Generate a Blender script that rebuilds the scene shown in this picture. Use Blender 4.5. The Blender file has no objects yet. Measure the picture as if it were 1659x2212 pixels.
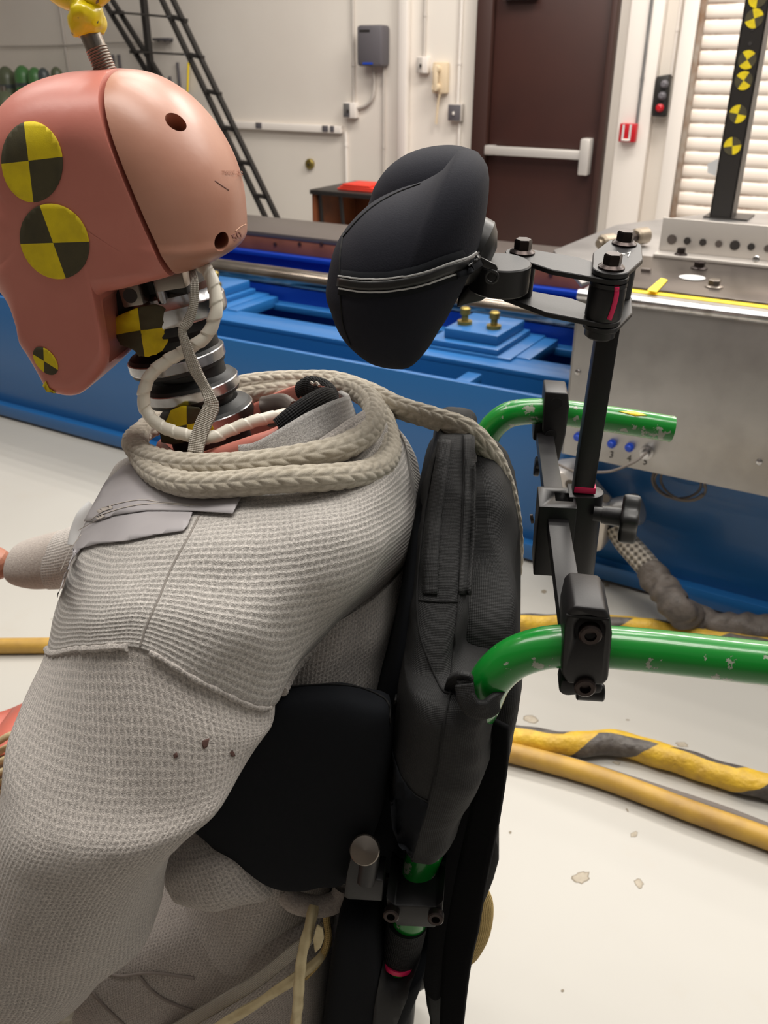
import bpy, bmesh, math, random
import numpy as np
from mathutils import Vector, Matrix, noise
from mathutils.bvhtree import BVHTree

random.seed(4)
S = bpy.context.scene
COL = S.collection
PI = math.pi

# ------------------------------------------------------------------ camera
F = 1900.0; CX, CY = 829.5, 1106.0; H = 1.42
PITCH, ROLL = math.radians(27.25), math.radians(.25)
_R = np.array([1, 0, 0.]); _U = np.array([0, math.sin(PITCH), math.cos(PITCH)])
W = np.array([0, math.cos(PITCH), -math.sin(PITCH)])
RX = _R*math.cos(ROLL)+_U*math.sin(ROLL); UX = -_R*math.sin(ROLL)+_U*math.cos(ROLL)
C0 = np.array([0, 0, H])
cd = bpy.data.cameras.new('camera'); cam = bpy.data.objects.new('camera', cd); COL.objects.link(cam)
cd.sensor_fit = 'VERTICAL'; cd.sensor_height = 36.0; cd.lens = F/2212*36
cd.clip_start = .02
cam.matrix_world = Matrix(((RX[0], UX[0], -W[0], 0), (RX[1], UX[1], -W[1], 0), (RX[2], UX[2], -W[2], H), (0, 0, 0, 1)))
cd.dof.use_dof = True; cd.dof.focus_distance = .66; cd.dof.aperture_fstop = cd.lens/2.0
S.camera = cam

# ------------------------------------------------------------------ world, lights, exposure
wd = bpy.data.worlds.new('world'); S.world = wd; wd.use_nodes = True
wd.node_tree.nodes['Background'].inputs[0].default_value = (1, .955, .90, 1)
wd.node_tree.nodes['Background'].inputs[1].default_value = .20
S.view_settings.view_transform = 'Standard'; S.view_settings.look = 'None'
S.view_settings.exposure = 0.0; S.view_settings.gamma = 1.0
def lamp(x, y, z, sx, sy, e, rot=0):
    l = bpy.data.lights.new('ceiling_lamp', 'AREA'); l.shape = 'RECTANGLE'; l.size = sx; l.size_y = sy
    l.energy = e; l.color = (1, .95, .88)
    o = bpy.data.objects.new('ceiling_lamp', l); COL.objects.link(o)
    o.location = (x, y, z); o.rotation_euler = (0, 0, rot)
LR = math.radians(-30)
for (x, y, e) in ((-1.4, 1.0, 36), (.5, .7, 58), (2.6, .8, 20), (.4, 2.6, 62), (2.9, 2.4, 56), (-2.0, 3.4, 34), (1.6, 4.4, 125), (3.6, 3.6, 75), (-.6, 5.0, 60)):
    for k in (-.28, 0, .28):
        lamp(x+k*math.sin(-LR), y+k*math.cos(LR), 3.9, 1.9, .09, e/3, LR)

# ------------------------------------------------------------------ pixel rays -> points in the place
def ray(x, y): return RX*((x-CX)/F)-UX*((y-CY)/F)+W
def PZ(x, y, z):
    d = ray(x, y); return C0+d*((z-H)/d[2])
def PPl(x, y, n, s):
    d = ray(x, y); return C0+d*((s-C0@n)/(d@n))
def proj(P):
    d = np.asarray(P, float)-C0; w = d@W
    return np.stack([CX+F*(d@RX)/w, CY-F*(d@UX)/w], -1)
ZU = np.array([0, 0, 1.])
_a = math.radians(-30)
T = np.array([math.cos(_a), math.sin(_a), 0]); N = np.array([-math.sin(_a), math.cos(_a), 0])   # hall: along / away
_a = math.radians(-6.6)
B = np.array([math.cos(_a), math.sin(_a), 0]); L = np.array([-math.sin(_a), math.cos(_a), 0])   # chair: backwards / to its right side
L0 = .4595+.2
_hn = C0+.58*(RX*(1270-CX)/F-UX*(1400-CY)/F+W); L0 = _hn@L+.2
def cp(x, y, l): return PPl(x, y, L, L0+l)
def cps(pts): return [cp(*q) for q in pts]
def tn(t, s, z): return T*t+N*s+ZU*z
WS = 6.0
def wp(x, y, s=WS): return PPl(x, y, N, s)

# ------------------------------------------------------------------ materials
def lin(c): return tuple(((v/255)/12.92 if v/255 <= .04045 else ((v/255+.055)/1.055)**2.4) for v in c)+(1,)
class NT:
    def __init__(s, name):
        s.m = bpy.data.materials.new(name); s.m.use_nodes = True; s.t = s.m.node_tree
        s.b = s.t.nodes['Principled BSDF']
    def n(s, typ, **k):
        nd = s.t.nodes.new(typ)
        for a, v in k.items(): setattr(nd, a, v)
        return nd
    def l(s, a, b): s.t.links.new(a, b)
    def math(s, op, a, b=None, c=None):
        nd = s.n('ShaderNodeMath', operation=op)
        for i, v in enumerate((a, b, c)):
            if v is None: continue
            if isinstance(v, (int, float)): nd.inputs[i].default_value = v
            else: s.l(v, nd.inputs[i])
        return nd.outputs[0]
    def mix(s, f, a, b):
        nd = s.n('ShaderNodeMix', data_type='RGBA')
        if isinstance(f, (int, float)): nd.inputs[0].default_value = f
        else: s.l(f, nd.inputs[0])
        for i, v in ((6, a), (7, b)):
            if isinstance(v, tuple): nd.inputs[i].default_value = v
            else: s.l(v, nd.inputs[i])
        return nd.outputs[2]
    def noise(s, scale, detail=4, vec=None, rough=.5):
        nd = s.n('ShaderNodeTexNoise'); nd.inputs['Scale'].default_value = scale; nd.inputs['Detail'].default_value = detail
        nd.inputs['Roughness'].default_value = rough
        if vec is None: vec = s.coord('Object')
        s.l(vec, nd.inputs['Vector']); return nd.outputs[0]
    def coord(s, o):
        return s.n('ShaderNodeTexCoord').outputs[o]
    def ramp(s, v, lo, hi):
        nd = s.n('ShaderNodeMapRange'); nd.inputs[1].default_value = lo; nd.inputs[2].default_value = hi
        s.l(v, nd.inputs[0]); return nd.outputs[0]
    def bump(s, h, dist, strength=1.0):
        nd = s.n('ShaderNodeBump'); nd.inputs['Strength'].default_value = strength; nd.inputs['Distance'].default_value = dist
        s.l(h, nd.inputs['Height']); s.l(nd.outputs[0], s.b.inputs['Normal'])
    def set(s, col=None, rough=.5, metal=0., spec=.5, coat=0., sheen=0.):
        if isinstance(col, tuple): s.b.inputs['Base Color'].default_value = col
        elif col is not None: s.l(col, s.b.inputs['Base Color'])
        s.b.inputs['Roughness'].default_value = rough; s.b.inputs['Metallic'].default_value = metal
        s.b.inputs['Specular IOR Level'].default_value = spec; s.b.inputs['Coat Weight'].default_value = coat
        s.b.inputs['Sheen Weight'].default_value = sheen
        return s.m
def mat(name, c, rough=.5, metal=0., c2=None, ns=20, amt=(.4, .65), bs=None, bd=.0005, spec=.5, coat=0., sheen=0.):
    k = NT(name); col = lin(c)
    if c2 is not None: col = k.mix(k.ramp(k.noise(ns), *amt), lin(c), lin(c2))
    if bs: k.bump(k.noise(bs, 3), bd)
    return k.set(col, rough, metal, spec, coat, sheen)
def uvxy(k):
    sp = k.n('ShaderNodeSeparateXYZ'); k.l(k.coord('UV'), sp.inputs[0]); return sp.outputs[0], sp.outputs[1]
def waffle(name, c, pu, pv, depth, ridge=.5, cols=False):
    """thermal-knit: little square pits between raised rows and columns; UV is in metres"""
    k = NT(name); u, v = uvxy(k)
    nz = k.math('MULTIPLY', k.math('SUBTRACT', k.noise(90, 4), .5), 1.6)
    su = k.math('ABSOLUTE', k.math('SINE', k.math('ADD', k.math('MULTIPLY', u, PI/pu), nz)))
    sv = k.math('ABSOLUTE', k.math('SINE', k.math('ADD', k.math('MULTIPLY', v, PI/pv), nz)))
    pu_ = k.math('POWER', su, 1.3); pv_ = k.math('POWER', sv, 1.3)
    if cols: pu_, pv_ = pv_, pu_
    pit = k.math('MULTIPLY', k.math('ADD', k.math('MULTIPLY', pu_, 1-ridge), ridge), pv_)
    fib = k.noise(1500, 2)
    h = k.math('ADD', k.math('MULTIPLY', pit, -1), k.math('MULTIPLY', fib, 1.1))
    k.bump(h, depth, .9)
    base = k.mix(k.ramp(k.noise(900, 2), .3, .7), lin(c), lin(tuple(int(x*.74) for x in c)))
    base = k.mix(k.math('MULTIPLY', k.ramp(pit, .55, 1.0), .55), base, lin(tuple(int(x*.55) for x in c)))  # cavity shade put into the colour: pits of the knit darkened
    return k.set(base, .95, 0, .15, 0, .25)
def weave(name, c, p, depth, rough=.8, c2=None, spec=.3):
    k = NT(name); u, v = uvxy(k)
    a = k.math('SINE', k.math('MULTIPLY', k.math('ADD', u, v), PI*2/p)); b = k.math('SINE', k.math('MULTIPLY', k.math('SUBTRACT', u, v), PI*2/p))
    h = k.math('MULTIPLY', a, b)
    k.bump(h, depth, 1)
    col = lin(c) if c2 is None else k.mix(k.ramp(h, -.6, .3), lin(c2), lin(c))
    return k.set(col, rough, 0, spec)
M = {}
def chipped(name, c, chip, ns, lo, hi, rough=.25, coat=.4):
    k = NT(name)
    n1 = k.noise(ns, 6, None, .62)
    f = k.ramp(n1, lo, hi)
    k.bump(k.math('MULTIPLY', f, -1), .0003)
    return k.set(k.mix(f, lin(c), lin(chip)), rough, 0, .5, coat)
M['green'] = chipped('green_paint', (12, 128, 40), (150, 158, 140), 70, .618, .628)
M['yellow_chip'] = chipped('yellow_paint', (240, 214, 12), (120, 108, 84), 120, .62, .63, .3)
M['blackmetal'] = mat('black_anodised', (25, 24, 26), .42, .2, bs=900, bd=.00005)
M['blackplastic'] = mat('black_plastic', (26, 26, 27), .38)
M['bolt'] = mat('black_bolt', (60, 52, 50), .28, .8)
M['neoprene'] = mat('neoprene', (31, 32, 40), .85, bs=900, bd=.0002, spec=.2)
M['neoprene2'] = mat('black_jersey', (22, 24, 28), .9, bs=1400, bd=.0001, spec=.15)
M['nylon'] = weave('black_nylon', (27, 27, 28), .0022, .00012, .65, spec=.35)
M['velour'] = mat('black_velour', (22, 22, 24), .95, bs=500, bd=.0003, spec=.1)
M['webbing'] = weave('black_webbing', (22, 22, 24), .0036, .0006, .75)
M['pink'] = mat('pink_vinyl', (204, 128, 114), .38, c2=(194, 117, 104), ns=9, bs=260, bd=.00008, spec=.45)
M['cap'] = mat('tan_vinyl', (184, 134, 114), .36, c2=(172, 118, 96), ns=12, amt=(.35, .7), bs=200, bd=.00008, spec=.45)
M['capdark'] = mat('hole_vinyl', (120, 76, 62), .6)
M['alu'] = mat('bright_aluminium', (205, 205, 208), .22, 1.0, c2=(170, 168, 168), ns=40)
M['brushed'] = mat('brushed_aluminium', (172, 170, 169), .38, .85, c2=(156, 154, 153), ns=7, bs=60, bd=.0001)
M['steel'] = mat('rail_steel', (190, 178, 165), .22, 1.0, c2=(150, 138, 126), ns=5)
M['bare'] = mat('bare_steel', (140, 132, 124), .32, 1.0)
M['rubber'] = mat('black_rubber', (28, 29, 30), .5, bs=200, bd=.0001)
M['tyel'] = mat('target_yellow', (232, 208, 14), .7, c2=(214, 190, 20), ns=60, bs=1200, bd=.00008)
M['tblk'] = mat('target_black', (74, 68, 44), .75, c2=(64, 59, 40), ns=60, bs=1200, bd=.00008)
M['rope'] = mat('cotton_rope', (194, 186, 171), .95, c2=(174, 165, 149), ns=220, bs=1800, bd=.0003, spec=.1, sheen=.3)
M['spiral'] = mat('white_spiral_wrap', (228, 222, 208), .35, spec=.5)
M['braid'] = weave('tinned_braid', (205, 198, 186), .0028, .0005, .42, (164, 156, 144), .5)
M['waffle'] = waffle('waffle_knit', (214, 206, 199), .0038, .0041, .0007, .5, True)
M['ridge'] = waffle('ridged_knit', (220, 214, 208), .0046, .0052, .0008, .62)
M['rib'] = waffle('ribbed_collar', (200, 197, 194), .0032, .5, .0004, .1)
M['fleece'] = mat('grey_fleece', (178, 168, 160), .95, c2=(160, 150, 143), ns=500, bs=700, bd=.0008, spec=.1, sheen=.25)
M['tape'] = mat('grey_duct_tape', (176, 172, 174), .5, c2=(168, 164, 167), ns=14, bs=30, bd=.0006, spec=.4)
M['pinkmark'] = mat('pink_marker', (226, 22, 90), .5)
M['zipwhite'] = mat('white_thread', (190, 190, 190), .8)
M['cream'] = mat('cream_tape', (216, 200, 158), .6, c2=(196, 178, 136), ns=80)
M['tan'] = weave('tan_webbing', (200, 172, 112), .004, .0006, .8)
M['mesh'] = mat('grey_mesh', (70, 70, 72), .8)
M['trouser'] = waffle('trouser_knit', (196, 187, 180), .0034, .0036, .0004, .4, True)
# hall
M['blue'] = chipped('blue_paint', (33, 97, 157), (130, 160, 190), 9, .74, .80, .35, .2)
M['royal'] = mat('royal_blue_paint', (8, 52, 150), .35)
M['brown'] = mat('brown_primer', (134, 80, 62), .5, c2=(120, 70, 54), ns=6)
M['greytop'] = mat('grey_steel_top', (98, 90, 86), .4, .3)
M['black'] = mat('satin_black', (36, 33, 31), .4)
M['wall'] = mat('white_wall_paint', (226, 218, 208), .7, c2=(221, 212, 202), ns=1.2)
M['white'] = mat('white_trim_paint', (228, 220, 212), .5)
M['conduit'] = mat('painted_conduit', (188, 180, 172), .5)
M['doorbrown'] = mat('dark_brown_door', (57, 29, 23), .45, c2=(51, 26, 21), ns=2)
M['frame'] = mat('dark_brown_frame', (54, 30, 24), .5)
M['greybox'] = mat('dark_grey_box', (92, 88, 92), .5)
M['beige'] = mat('beige_plastic', (214, 194, 164), .45)
M['red'] = mat('red_plastic', (172, 22, 32), .35)
M['paperred'] = mat('red_paper', (228, 62, 44), .6)
M['wood'] = mat('brown_desk_wood', (120, 66, 36), .5, c2=(100, 54, 30), ns=8)
M['brass'] = mat('old_brass', (150, 132, 70), .4, .8)
M['bluecap'] = mat('blue_cap', (28, 70, 180), .4)
M['gas'] = mat('green_cylinder_paint', (70, 116, 64), .35)
M['gas2'] = mat('olive_cylinder_paint', (86, 92, 70), .35)
M['gas3'] = mat('grey_cylinder_paint', (66, 72, 72), .35)
M['yellow'] = mat('yellow_tape', (246, 214, 40), .45)
M['cablegrey'] = mat('grey_cable_jacket', (112, 104, 98), .7)
M['hosegrey'] = mat('grey_wrapped_hose', (96, 88, 82), .6, c2=(74, 68, 64), ns=30, bs=60, bd=.004)
M['hosebraid'] = weave('grey_braided_sleeve', (176, 168, 156), .034, .003, .5, (84, 78, 72))
M['ink'] = mat('black_ink', (46, 42, 40), .7)
M['etch'] = mat('white_print', (210, 208, 204), .6)
def floor_mat():
    k = NT('cream_epoxy_floor')
    v = k.n('ShaderNodeTexVoronoi'); v.inputs['Scale'].default_value = 3.6; k.l(k.coord('Object'), v.inputs['Vector'])
    wob = k.math('MULTIPLY', k.noise(40, 3), .05)
    d = k.math('ADD', v.outputs['Distance'], wob)
    pick = k.n('ShaderNodeSeparateColor'); k.l(v.outputs['Color'], pick.inputs[0])
    sz = k.math('MULTIPLY', k.ramp(pick.outputs[0], .45, 1.), .075)
    inside = k.math('LESS_THAN', d, k.math('ADD', sz, .012))
    core = k.math('LESS_THAN', d, k.math('ADD', sz, -.004))
    rim = k.math('SUBTRACT', inside, core)
    big = k.mix(k.ramp(k.noise(.8, 5), .35, .7), lin((184, 181, 174)), lin((174, 170, 163)))
    fine = k.mix(k.math('MULTIPLY', k.ramp(k.noise(5, 6, None, .7), .58, .75), .25), big, lin((176, 166, 152)))
    ok = k.math('GREATER_THAN', pick.outputs[1], .45)
    c = k.mix(k.math('MULTIPLY', k.math('MULTIPLY', core, ok), .5), fine, lin((186, 176, 160)))
    c = k.mix(k.math('MULTIPLY', k.math('MULTIPLY', rim, ok), .6), c, lin((138, 128, 112)))
    return k.set(c, .42, 0, .4)
M['barlight'] = mat('satin_bar_metal', (200, 194, 188), .35, .35)
M['floor'] = floor_mat()
def wrap_mat(name, spiral):
    """yellow sleeve taped round with grey-black tape in a long spiral; UV u = round, v = along (metres)"""
    k = NT(name); u, v = uvxy(k)
    w = k.math('ADD', k.math('MULTIPLY', v, spiral), k.math('MULTIPLY', u, 3.2))
    f = k.math('FRACT', k.math('ADD', w, k.math('MULTIPLY', k.noise(9, 3), .12)))
    sel = k.math('LESS_THAN', f, .36)
    y = k.mix(k.ramp(k.noise(30, 5), .35, .75), lin((220, 180, 54)), lin((186, 148, 58)))
    g = k.mix(k.ramp(k.noise(40, 5), .3, .7), lin((104, 98, 92)), lin((66, 60, 58)))
    k.bump(k.noise(70, 4), .004)
    return k.set(k.mix(sel, y, g), .5)
M['wrap'] = wrap_mat('yellow_black_wrap', 2.6)
M['hoseyel'] = mat('worn_yellow_hose', (192, 152, 66), .5, c2=(156, 120, 62), ns=16, amt=(.35, .75), bs=40, bd=.001)
def roller_mat():
    k = NT('white_roller_slats')
    sp = k.n('ShaderNodeSeparateXYZ'); k.l(k.coord('Object'), sp.inputs[0])
    f = k.math('FRACT', k.math('DIVIDE', sp.outputs[2], .078))
    edge = k.math('GREATER_THAN', f, .80)
    d = k.math('MULTIPLY', edge, k.ramp(k.noise(2.2, 5, None, .7), .45, .62))
    return k.set(k.mix(k.math('MULTIPLY', d, .75), lin((224, 212, 200)), lin((128, 92, 66))), .5)
M['roller'] = roller_mat()

# ------------------------------------------------------------------ mesh helpers
def empty(name, loc=(0, 0, 0), label=None, cat=None, group=None):
    o = bpy.data.objects.new(name, None); COL.objects.link(o); o.location = Vector(tuple(loc)); o.empty_display_size = .05
    return tag(o, label, cat, group)
def tag(o, label=None, cat=None, group=None, kind=None):
    if label: o['label'] = label
    if cat: o['category'] = cat
    if group: o['group'] = group
    if kind: o['kind'] = kind
    return o
def world_loc(o):
    p = Vector((0, 0, 0))
    while o is not None: p = p+o.location; o = o.parent
    return p
def link(name, me, m, parent=None, smooth=40, label=None):
    for x in (m if isinstance(m, (list, tuple)) else [m]): me.materials.append(x)
    if parent is not None:
        me.transform(Matrix.Translation(-world_loc(parent)))
    o = bpy.data.objects.new(name, me); COL.objects.link(o)
    if parent is not None: o.parent = parent
    if smooth is not None:
        me.polygons.foreach_set('use_smooth', [True]*len(me.polygons))
        if smooth < 180: me.set_sharp_from_angle(angle=math.radians(smooth))
    if label: o['label'] = label
    return o
def grid_mesh(name, G, m, parent=None, closed_u=True, cap=True, uv=True, smooth=180, label=None, closed_v=False):
    """G: rows x cols x 3; UV in metres"""
    G = np.asarray(G, float); R, Cn = G.shape[:2]
    V = G.reshape(-1, 3); F_ = []; UV = []
    cw = Cn if closed_u else Cn-1; rw = R if closed_v else R-1
    du = np.linalg.norm(np.roll(G, -1, 1)-G, axis=2).mean(0); u = np.concatenate([[0], np.cumsum(du)])
    dv = np.linalg.norm(np.roll(G, -1, 0)-G, axis=2).mean(1); v = np.concatenate([[0], np.cumsum(dv)])
    for i in range(rw):
        i2 = (i+1) % R
        for j in range(cw):
            j2 = (j+1) % Cn
            F_.append((i*Cn+j, i*Cn+j2, i2*Cn+j2, i2*Cn+j))
            UV += [(u[j], v[i]), (u[j+1], v[i]), (u[j+1], v[i+1]), (u[j], v[i+1])]
    if cap and closed_u and not closed_v:
        F_.append(tuple(range(Cn))[::-1]); UV += [(0, 0)]*Cn
        F_.append(tuple((R-1)*Cn+j for j in range(Cn))); UV += [(0, 0)]*Cn
    me = bpy.data.meshes.new(name); me.from_pydata(V.tolist(), [], F_)
    if uv:
        lay = me.uv_layers.new(name='UVMap'); lay.data.foreach_set('uv', np.array(UV, 'f').ravel())
    fix_normals(me)
    return link(name, me, m, parent, smooth, label)
def fix_normals(me):
    bm = bmesh.new(); bm.from_mesh(me); bmesh.ops.recalc_face_normals(bm, faces=bm.faces); bm.to_mesh(me); bm.free()
def crom(P, n, closed=False):
    """Catmull-Rom through rows of P (any trailing shape), n samples per span"""
    P = np.asarray(P, float); K = len(P); out = []
    for i in range(K if closed else K-1):
        if closed: a, b, c, d = P[(i-1) % K], P[i], P[(i+1) % K], P[(i+2) % K]
        else:
            b, c = P[i], P[i+1]; a = P[i-1] if i else 2*b-c; d = P[i+2] if i+2 < K else 2*c-b
        for k in range(n):
            t = k/n
            out.append(.5*(2*b+(c-a)*t+(2*a-5*b+4*c-d)*t*t+(-a+3*b-3*c+d)*t**3))
    if not closed: out.append(P[-1])
    return np.array(out)
def resample(P, step):
    P = np.asarray(P, float); d = np.concatenate([[0], np.cumsum(np.linalg.norm(np.diff(P, axis=0), axis=1))])
    n = max(2, int(d[-1]/step)+1); q = np.linspace(0, d[-1], n)
    return np.stack([np.interp(q, d, P[:, k]) for k in range(3)], 1)
def frames(P):
    P = np.asarray(P, float); t = np.gradient(P, axis=0); t /= np.linalg.norm(t, axis=1)[:, None]
    a = np.array([0, 0, 1.]) if abs(t[0][2]) < .9 else np.array([1., 0, 0])
    n = a-t[0]*(a@t[0]); n /= np.linalg.norm(n); Ns = [n]
    for i in range(1, len(P)):
        n = Ns[-1]-t[i]*(Ns[-1]@t[i]); n /= np.linalg.norm(n); Ns.append(n)
    Ns = np.array(Ns); return t, Ns, np.cross(t, Ns)
def tube_grid(P, r, seg=20, rad=None, flat=1.0):
    t, n, b = frames(P); L_ = np.concatenate([[0], np.cumsum(np.linalg.norm(np.diff(P, axis=0), axis=1))])
    th = np.linspace(0, 2*PI, seg, endpoint=False); r = np.broadcast_to(np.asarray(r, float), (len(P),))
    rr = r[:, None]*np.ones((1, seg))
    if rad is not None: rr = rr*rad(th[None, :], L_[:, None])
    return P[:, None, :]+(n[:, None, :]*np.cos(th)[None, :, None]+b[:, None, :]*np.sin(th)[None, :, None]*flat)*rr[:, :, None]
def tube(name, pts, r, m, parent=None, seg=20, sub=10, rad=None, step=None, label=None, smooth=180, cap=True, flat=1.):
    P = crom(pts, sub) if len(pts) > 2 else np.asarray(pts, float)
    if step: P = resample(P, step)
    if np.ndim(r): r = np.interp(np.linspace(0, 1, len(P)), np.linspace(0, 1, len(r)), r)
    return grid_mesh(name, tube_grid(P, r, seg, rad, flat), m, parent, smooth=60 if smooth == 180 else smooth, label=label, cap=cap)
def axes_of(d, hint=None):
    d = np.asarray(d, float); d = d/np.linalg.norm(d)
    h = np.array([1., 0, 0]) if hint is None else np.asarray(hint, float)
    if abs(h@d)/np.linalg.norm(h) > .97: h = np.array([0, 1., 0]) if abs(d[1]) < .9 else np.array([0, 0, 1.])
    x = h-d*(h@d); x /= np.linalg.norm(x); return x, np.cross(d, x), d
class MB:
    """gathers shapes into one mesh"""
    def __init__(s): s.bm = bmesh.new()
    def box(s, c, hx, hy, hz, X=None, Y=None, Z=None, bev=0., seg=2):
        X = np.array([1., 0, 0]) if X is None else X; Y = np.array([0, 1., 0]) if Y is None else Y; Z = ZU if Z is None else Z
        vs = [s.bm.verts.new(np.asarray(c)+X*hx*i+Y*hy*j+Z*hz*k) for i in (-1, 1) for j in (-1, 1) for k in (-1, 1)]
        fs = [s.bm.faces.new([vs[i] for i in q]) for q in ((0, 1, 3, 2), (4, 6, 7, 5), (0, 4, 5, 1), (2, 3, 7, 6), (0, 2, 6, 4), (1, 5, 7, 3))]
        bmesh.ops.recalc_face_normals(s.bm, faces=fs)
        if bev: s._bev(fs, bev, seg)
        return s
    def _bev(s, fs, w, seg):
        es = list({e for f in fs for e in f.edges if len(e.link_faces) == 2 and e.calc_face_angle(0) > .5})
        bmesh.ops.bevel(s.bm, geom=es, offset=w, segments=seg, profile=.5, affect='EDGES', clamp_overlap=True)
    def tbox(s, t0, t1, s0, s1, z0, z1, bev=0.):
        return s.box(tn((t0+t1)/2, (s0+s1)/2, (z0+z1)/2), abs(t1-t0)/2, abs(s1-s0)/2, abs(z1-z0)/2, T, N, ZU, bev)
    def prism(s, pts, vec, bev=0., seg=2):
        a = [s.bm.verts.new(p) for p in pts]; b = [s.bm.verts.new(np.asarray(p)+vec) for p in pts]; n = len(a)
        fs = [s.bm.faces.new(a), s.bm.faces.new(b[::-1])]+[s.bm.faces.new((a[i], b[i], b[(i+1) % n], a[(i+1) % n])) for i in range(n)]
        bmesh.ops.recalc_face_normals(s.bm, faces=fs)
        if bev: s._bev(fs, bev, seg)
        return s
    def lathe(s, o, d, prof, seg=32, hint=None, sx=1., sy=1.):
        """prof: (height, radius) list along d from o"""
        x, y, z = axes_of(d, hint); o = np.asarray(o, float); rows = []
        for h, r in prof:
            rows.append([s.bm.verts.new(o+z*h+(x*math.cos(2*PI*k/seg)*sx+y*math.sin(2*PI*k/seg)*sy)*max(r, 1e-5)) for k in range(seg)])
        fs = []
        for a, b in zip(rows, rows[1:]):
            for k in range(seg): fs.append(s.bm.faces.new((a[k], a[(k+1) % seg], b[(k+1) % seg], b[k])))
        fs.append(s.bm.faces.new(rows[0][::-1])); fs.append(s.bm.faces.new(rows[-1]))
        bmesh.ops.recalc_face_normals(s.bm, faces=fs)
        return s
    def cyl(s, a, b, r, seg=24, bev=0.):
        a = np.asarray(a, float); b = np.asarray(b, float); h = np.linalg.norm(b-a)
        pr = [(0, r), (h, r)] if not bev else [(0, r-bev), (bev, r), (h-bev, r), (h, r-bev)]
        return s.lathe(a, b-a, pr, seg)
    def hexbolt(s, o, d, r, h, washer=1.45):
        """flanged hex head sitting on o, pointing along d"""
        d = np.asarray(d, float)/np.linalg.norm(d)
        s.lathe(o, d, [(0, r*washer), (h*.12, r*washer), (h*.3, r*1.05)], 28)
        s.lathe(np.asarray(o)+d*h*.2, d, [(0, r), (h*.68, r), (h*.8, r*.86)], 6)
        return s
    def socket(s, o, d, r, h):
        d = np.asarray(d, float)/np.linalg.norm(d)
        s.lathe(o, d, [(0, r), (h*.85, r), (h, r*.85), (h, r*.52), (h*.35, r*.5)], 24); return s
    def build(s, name, m, parent=None, smooth=35, label=None):
        me = bpy.data.meshes.new(name); s.bm.to_mesh(me); s.bm.free()
        return link(name, me, m, parent, smooth, label)

def inflate_grid(outline, ctr, l0, l1, n=2.3, na=96, nl=28, fit=True, lc=None, inset=None, mask=None):
    """closed profile seen from the side (pixels), given real sideways thickness l0..l1 with rounded flanks.
    The profile is adjusted until the solid's own silhouette matches the outline."""
    out = np.array([(x, y) for x, y in outline], float)
    out = crom(out, 8, True)
    lc = (l0+l1)/2 if lc is None else lc
    c = np.array(ctr, float); C3 = cp(*ctr, lc)
    d = out-c; ang = np.arctan2(d[:, 1], d[:, 0]); rad = np.hypot(d[:, 0], d[:, 1]); o = np.argsort(ang)
    th = np.linspace(-PI, PI, na, endpoint=False)
    rt = np.interp(th, ang[o], rad[o], period=2*PI)
    t = np.sin(np.linspace(-PI/2, PI/2, nl)); sc = np.maximum(1-np.abs(t)**n, 0)**(1/n); sc[0] = sc[-1] = .02
    lv = np.where(t < 0, lc+(lc-l0)*t, lc+(l1-lc)*t)
    r = rt.copy()
    for it in range(7 if fit else 1):
        prof = np.array([cp(c[0]+r[i]*math.cos(a), c[1]+r[i]*math.sin(a), lc) for i, a in enumerate(th)])
        if inset:
            # rounded flank of constant radius, then a nearly flat side face
            rows_ = [(0, 0)]+[(1-s_, 1) for s_ in sc]+[(0, 0)]; G = []
            ins = np.minimum(inset(np.degrees(th)) if callable(inset) else inset, r*.72)
            def lay(rad_, l_): return np.array([cp(c[0]+rad_[i]*math.cos(a), c[1]+rad_[i]*math.sin(a), lc) for i, a in enumerate(th)])+(l_-lc)*L
            s0 = 1-np.maximum(1-np.abs(t)**n, 0)**(1/n)
            for f_ in (.02, .35, .7): G.append(lay((r-ins)*f_, l0-.0012*(1-f_)))
            lm = lc*(1-mask(np.degrees(th))) if mask else lc+0*th
            for j in range(nl): G.append(lay(r-ins*s0[j], (np.where(t[j] < 0, lm+(lm-l0)*t[j], lm+(l1-lm)*t[j]))[:, None]))
            for f_ in (.7, .35, .02): G.append(lay((r-ins)*f_, l1+.0012*(1-f_)))
            G = np.array(G)
        else: G = C3[None, None]+(prof-C3)[None]*sc[:, None, None]+L[None, None]*(lv-lc)[:, None, None]
        if not fit: break
        q = proj(G.reshape(-1, 3))-c; qa = np.arctan2(q[:, 1], q[:, 0]); qr = np.hypot(q[:, 0], q[:, 1])
        bins = np.floor((qa+PI)/(2*PI)*na+.5).astype(int) % na; act = np.zeros(na); np.maximum.at(act, bins, qr)
        act = np.where(act > 0, act, rt)
        k = rt/act; w_ = max(2, na//40)
        k = sum(np.roll(k, j)*math.exp(-(j/w_)**2) for j in range(-2*w_, 2*w_+1))/sum(math.exp(-(j/w_)**2) for j in range(-2*w_, 2*w_+1))
        r *= np.clip(k, .8, 1.2)**(.8 if mask is None else .8*mask(np.degrees(th)))
    return G
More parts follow.
